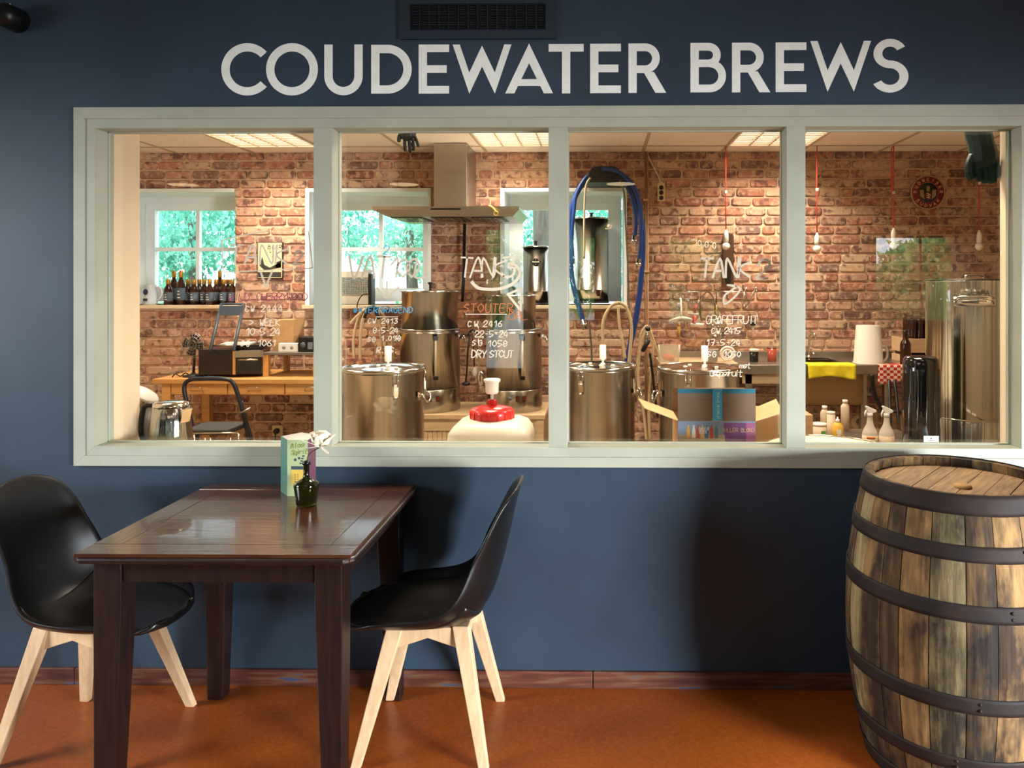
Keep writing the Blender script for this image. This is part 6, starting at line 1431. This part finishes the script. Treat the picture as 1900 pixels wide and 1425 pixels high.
mb = MB(); write(mb, 'BILLER BLOND', 1341, 801, 6.5, 5.0, d, .0022, 0, 0, 0, y=y0-.0024); part('print_title', mb, mat('print_gold', 'c8a878', rough=.5), pr_)
mb = MB(); write(mb, 'BEER', 1297, 798, 5, 5, d, .002, 0, 0, 0, y=y0-.0030); write(mb, 'BOX', 1298, 804, 5, 5, d, .002, 0, 0, 0, y=y0-.0030); part('print_badge_text', mb, white_p, pr_)
bs = root('box_stand', ((x0+x1)/2, (y0+y1)/2, 0), 'pale stand under the open cardboard box', 'stand')
part('stand_top', MB().box((x0-.02,y0-.02,zb-.03),(x1+.02,y1+.02,zb-.0005)), palewood, bs)
for x in (x0, x1-.04):
    for y in (y0, y1-.04): part('leg', MB().box((x,y,0),(x+.04,y+.04,zb-.03)), palewood, bs)
# second carton behind right
d = 4.0; a, b = at(1400, 830, d), at(1452, 770, d)
c3 = root('closed_carton', (a.x+.1, a.y, 0), 'plain brown carton standing behind the right flap of the open box', 'box')
part('carton_body', MB().box((a.x, a.y, 0), (a.x+.3, a.y+.3, b.z)), cardboard, c3, bev=.003); part('tape', MB().box((a.x+.12, a.y-.001, b.z-.1), (a.x+.17, a.y+.31, b.z+.001)), mat('tape_beige', 'cdb58c', rough=.3), c3)
# card panel on fermenter
# under-sink bottles on a shelf
d = 4.6; shz = Z(812, d)
us = root('low_shelf', (X(1590,d), d-CD+.1, 0), 'low shelf under the sink carrying the cleaning bottles', 'shelf')
part('shelf_board', MB().box((X(1488,d), d-CD-.12, shz-.025), (X(1700,d), d-CD+.3, shz)), mat('shelf_dark', '4a3c30', rough=.6), us)
for x in (X(1490,d), X(1690,d)):
    for y in (d-CD-.1, d-CD+.25): part('leg', MB().box((x,y,0),(x+.03,y+.03,shz-.025)), mat('shelf_dark', '4a3c30'), us)
def lathe_thing(name, u, d_, prof, m, label, cat, z=None, group=None):
    p = (X(u,d_), d_-CD, shz if z is None else z); t = root(name, p, label, cat, group); part('body', MB().lathe(prof, p, 24), m, t); return t, p
beige_p = mat('beige_bottle_plastic', 'd8c2a2', rough=.4)
k = d/F
t, p = lathe_thing('white_tub', 1520, 4.6, [(0,0),(12.5*k,0),(13*k,.005),(13*k,.075),(0,.075)], beige_p, 'low white tub with a green label under the sink', 'tub')
part('tub_lid', MB().cyl(p, 13.5*k, .076, .09, 24), white_p, t); part('green_label', MB().box((p[0]+.0,p[1]-13.2*k,p[2]+.02),(p[0]+.028,p[1]-12.0*k,p[2]+.05)), mat('label_green', '5f9a3c', rough=.5), t)
t, p = lathe_thing('white_bottle', 1542, 4.65, [(0,0),(7*k,0),(7.5*k,.004),(7.5*k,.135),(0,.135)], beige_p, 'tall narrow white bottle between the tub and the yellow bottle', 'bottle'); part('cap', MB().cyl(p, 7.6*k, .136, .15, 20), white_p, t)
t, p = lathe_thing('yellow_spray_bottle', 1554, 4.52, [(0,0),(9.5*k,0),(10*k,.004),(10*k,.09),(4.5*k,.108),(0,.108)], mat('yellow_bottle', 'c89628', 'd8a838', .35, scale=6), 'yellow bottle with a white heart-shaped label under the sink', 'bottle')
part('nozzle', MB().lathe([(0,.108),(4*k,.108),(3.6*k,.125),(1.6*k,.128),(1.4*k,.14),(0,.14)], p, 16), white_p, t); q = Vector(p); part('heart_label', MB().prism([(q.x-.015,q.z+.055),(q.x-.012,q.z+.075),(q.x,q.z+.068),(q.x+.01,q.z+.075),(q.x+.013,q.z+.055),(q.x,q.z+.02)], q.y-10.5*k, q.y-9.6*k, 'y'), white_p, t)
for j, (u, d_, lab) in enumerate(((1530,4.8,'short white bottle standing at the back under the sink'), (1568,4.85,'tall beige bottle at the back right under the sink'))):
    t, p = lathe_thing('back_bottle', u, d_, [(0,0),(8*k,0),(8*k,.12+.03*j),(4*k,.14+.03*j),(0,.14+.03*j)], beige_p, lab, 'bottle'); part('cap', MB().cyl(p, 5*k, .141+.03*j, .16+.03*j, 16), white_p, t)
def sprayer(u, d_, vt, label, lab_m):
    z = shz-.03; p = (X(u,d_), d_-CD, z); kk = d_/F; H_ = Z(vt,d_)-z
    t = root('spray_bottle', p, label, 'spray bottle', 'white spray bottles under the sink')
    part('bottle_body', MB().lathe([(0,0),(13*kk,0),(13.5*kk,.006),(13.5*kk,H_*.36),(12*kk,H_*.43),(6*kk,H_*.58),(5*kk,H_*.72),(5*kk,H_*.76),(0,H_*.76)], p, 28), frost, t)
    part('collar', MB().lathe([(0,H_*.75),(5.6*kk,H_*.75),(5.2*kk,H_*.84),(0,H_*.84)], p, 20), white_p, t)
    M = Matrix.Translation((p[0],p[1],p[2]+H_*.83))
    part('spray_head', MB().prism([(-9*kk,H_*.17),(-5*kk,H_*.17),(11*kk,H_*.08),(12*kk,H_*.03),(4*kk,H_*.0),(-4*kk,H_*.0),(-6*kk,H_*.08)], -.011, .011, 'y', M=M), white_p, t, bev=.004)
    part('trigger', MB().tube([M @ Vector((-6*kk,0,H_*.08)), M @ Vector((-9*kk,0,-.0)), M @ Vector((-8.5*kk,0,-H_*.08))], .005, 8), white_p, t)
    part('paper_label', MB().lathe([(13.7*kk,H_*.1),(13.9*kk,H_*.1),(13.9*kk,H_*.33),(13.7*kk,H_*.33)], p, 28), mat('sprayer_label', 'd4b896', rough=.6), t)
    if lab_m: part('orange_stripe', MB().lathe([(14*kk,H_*.26),(14.2*kk,H_*.26),(14.2*kk,H_*.31),(14*kk,H_*.31)], p, 10, a0=-2.3, a1=-1.2), mat('label_orange', 'd2722c', rough=.5), t)
shz_save = shz; shz = Z(812, 4.6)
us2 = MB()
sprayer(1614, 4.45, 752, 'spray bottle with an orange stripe on its label under the sink', True); sprayer(1645, 4.42, 752, 'plain spray bottle, the right one of the pair under the sink', False)
# arc of the big white lid by the sill
p = at(1540, 860, 3.25); rl_ = .30
lt = root('brew_tray', (X(1510,3.3), 3.35-CD, .80), 'large pale round steel tray lying just behind the lower sill of the last pane', 'tray')
lc = (X(1528,3.55), 3.50-CD, Z(822,3.55)-.02)
part('tray_disc', MB().lathe([(0,.0),(.25,.0),(.265,.008),(.265,.014),(.25,.012),(.235,.006),(0,.012)], lc, 72), mat('pale_steel_lid', 'cfc0a2', 'dccdb0', .35, scale=12), lt)
part('tray_rim', MB().tube([(lc[0]+.272*math.cos(t*PI/36), lc[1]+.272*math.sin(t*PI/36), lc[2]+.016) for t in range(73)], .003, 6), steel_l, lt)
ls = root('lid_stand', (lc[0], lc[1], 0), 'pale stand holding the round tray', 'stand')
part('stand_top', MB().cyl((lc[0],lc[1],0), .2, lc[2]-.03, lc[2]-.0005, 32), palewood, ls); part('stand_pole', MB().cyl((lc[0],lc[1],0), .03, 0, lc[2]-.03, 16), steel_m, ls)
# dark trestle
ts_ = root('black_trestle', (X(1655,5.2), 5.2-CD, 0), 'black metal trestle under the right end of the worktop', 'trestle')
for u0, u1 in ((1650,1650),(1660,1676),(1682,1664)): part('trestle_leg', MB().tube([at(u0,705,5.15), Vector((X(u1,5.15)+.02, 5.15-CD, .01))], .012, 8), black, ts_)
part('trestle_bar', MB().tube([at(1640,760,5.15), at(1700,770,5.15)], .011, 8), black, ts_)
hose('drain_hose', [(1618,695),(1620,720),(1626,740),(1640,765),(1650,790),(1655,930)], .016, black, 'thick black drain hose below the worktop right of the sink', d=5.3)
q = at(1598,785,5.9); dv = root('floor_drain_cap', (q.x,BY,q.z), 'cream pipe end with a dark opening low on the wall under the sink', 'pipe end'); part('flange', MB().lathe([(.025,0),(.06,0),(.06,.02),(.025,.02)], n=28, M=Matrix.Translation((q.x,BY-.004,q.z)) @ Matrix.Rotation(PI/2,4,'X')), mat('socket_cream','d8c79c'), dv)
part('opening', MB().lathe([(0,.0),(.026,0),(.026,.012),(0,.012)], n=24, M=Matrix.Translation((q.x,BY-.004,q.z)) @ Matrix.Rotation(PI/2,4,'X')), black, dv)

# black glossy bin and the tall tank
d = 3.42; x, y = X(1708,d), d-CD; r_ = .077; zt = Z(661,d)
bk = root('black_tall_bin', (x,y,0), 'glossy black ribbed plastic bin in front of the tall steel tank', 'bin')
part('bin_body', MB().lathe([(0,0),(r_*.98,0),(r_*1.03,zt*.2),(r_*.98,zt-.06),(r_*.93,zt-.012),(r_*.80,zt),(r_*.5,zt+.004),(0,zt-.004)], (x,y,0), 40), mat('gloss_black', '07080b', rough=.08, coat=.6), bk)
for k in range(5): a_ = -2.6+k*.5; part('bin_rib', MB().tube([(x+r_*math.cos(a_),y+r_*math.sin(a_),.02),(x+r_*.96*math.cos(a_),y+r_*.96*math.sin(a_),zt-.05)], .005, 8), mat('gloss_black', '07080b'), bk)
d = 3.62; x, y = X(1808,d), d-CD; r_ = 83/F*d; zt = Z(520,d)
tk = root('tall_steel_tank', (x,y,0), 'tall mirror-polished steel tank with a wire handle behind the last pane', 'tank')
zs_ = Z(783, d-r_)
part('tank_wall', MB().lathe([(0,.02),(r_,.02),(r_,zs_-.004),(r_-.003,zs_),(r_,zs_+.004),(r_,zt-.012),(r_+.003,zt-.008),(r_+.003,zt-.002),(r_-.006,zt),(0,zt)], (x,y,0), 96), steel_mir, tk)
part('tank_lid', MB().lathe([(0,.0),(r_+.004,.0),(r_+.004,.004),(0,.008)], (x,y,zt), 72), mat('lid_dark_edge', '4a4034', rough=.3, metal=.7), tk)
part('lid_handle', MB().tube(smooth([(x-.04,y,zt+.006),(x-.035,y,zt+.022),(x+.035,y,zt+.022),(x+.04,y,zt+.006)],4), .005, 8), steel_l, tk)
zh = Z(560, d-r_); yh = y-r_
RM = Matrix.Translation((x,y,0)) @ Matrix.Rotation(-.45, 4, 'Z') @ Matrix.Translation((-x,-y,0))
hp = part('handle_plate', MB().lathe([(r_+.0005,-.022),(r_+.002,-.022),(r_+.002,.02),(r_+.0005,.02)], (x,y,zh), 16, a0=-PI/2-.40, a1=-PI/2+.40, M=RM), steel_l, tk)
for dz in (-.0, .02):
    pts = smooth([(x-.075,yh+.012,zh-.006),(x-.07,yh-.022,zh+.006+dz*.3),(x-.05,yh-.03,zh+.014+dz*.4),(x+.05,yh-.03,zh+.014+dz*.4),(x+.07,yh-.022,zh+.006+dz*.3),(x+.075,yh+.012,zh-.006)],5)
    part('handle_wire', MB().tube([RM @ p for p in pts], .005, 8), steel_l, hp)
part('bottom_wire', MB().tube([at(1748,776,3.45), at(1775,779,3.42), at(1800,781,3.41), at(1860,781,3.43)], .003, 6), steel_l, tk)
# small card on sill
a, b = at(1714,822,2.985), at(1742,809,2.985)
cdv = root('small_white_card', (.5*(a.x+b.x), a.y, OZ0), 'small white folded card with a triangle mark standing inside the last pane', 'card')
part('card_front', MB().box((a.x,a.y,OZ0+.0),(b.x,a.y+.001,b.z)), white_p, cdv); part('card_print', MB().prism([(a.x+.024,b.z-.012),(a.x+.032,b.z-.012),(a.x+.028,b.z-.004)], a.y-.0005, a.y, 'y').box((a.x+.018,a.y-.0005,b.z-.018),(a.x+.038,a.y,b.z-.016)), labelm, cdv)
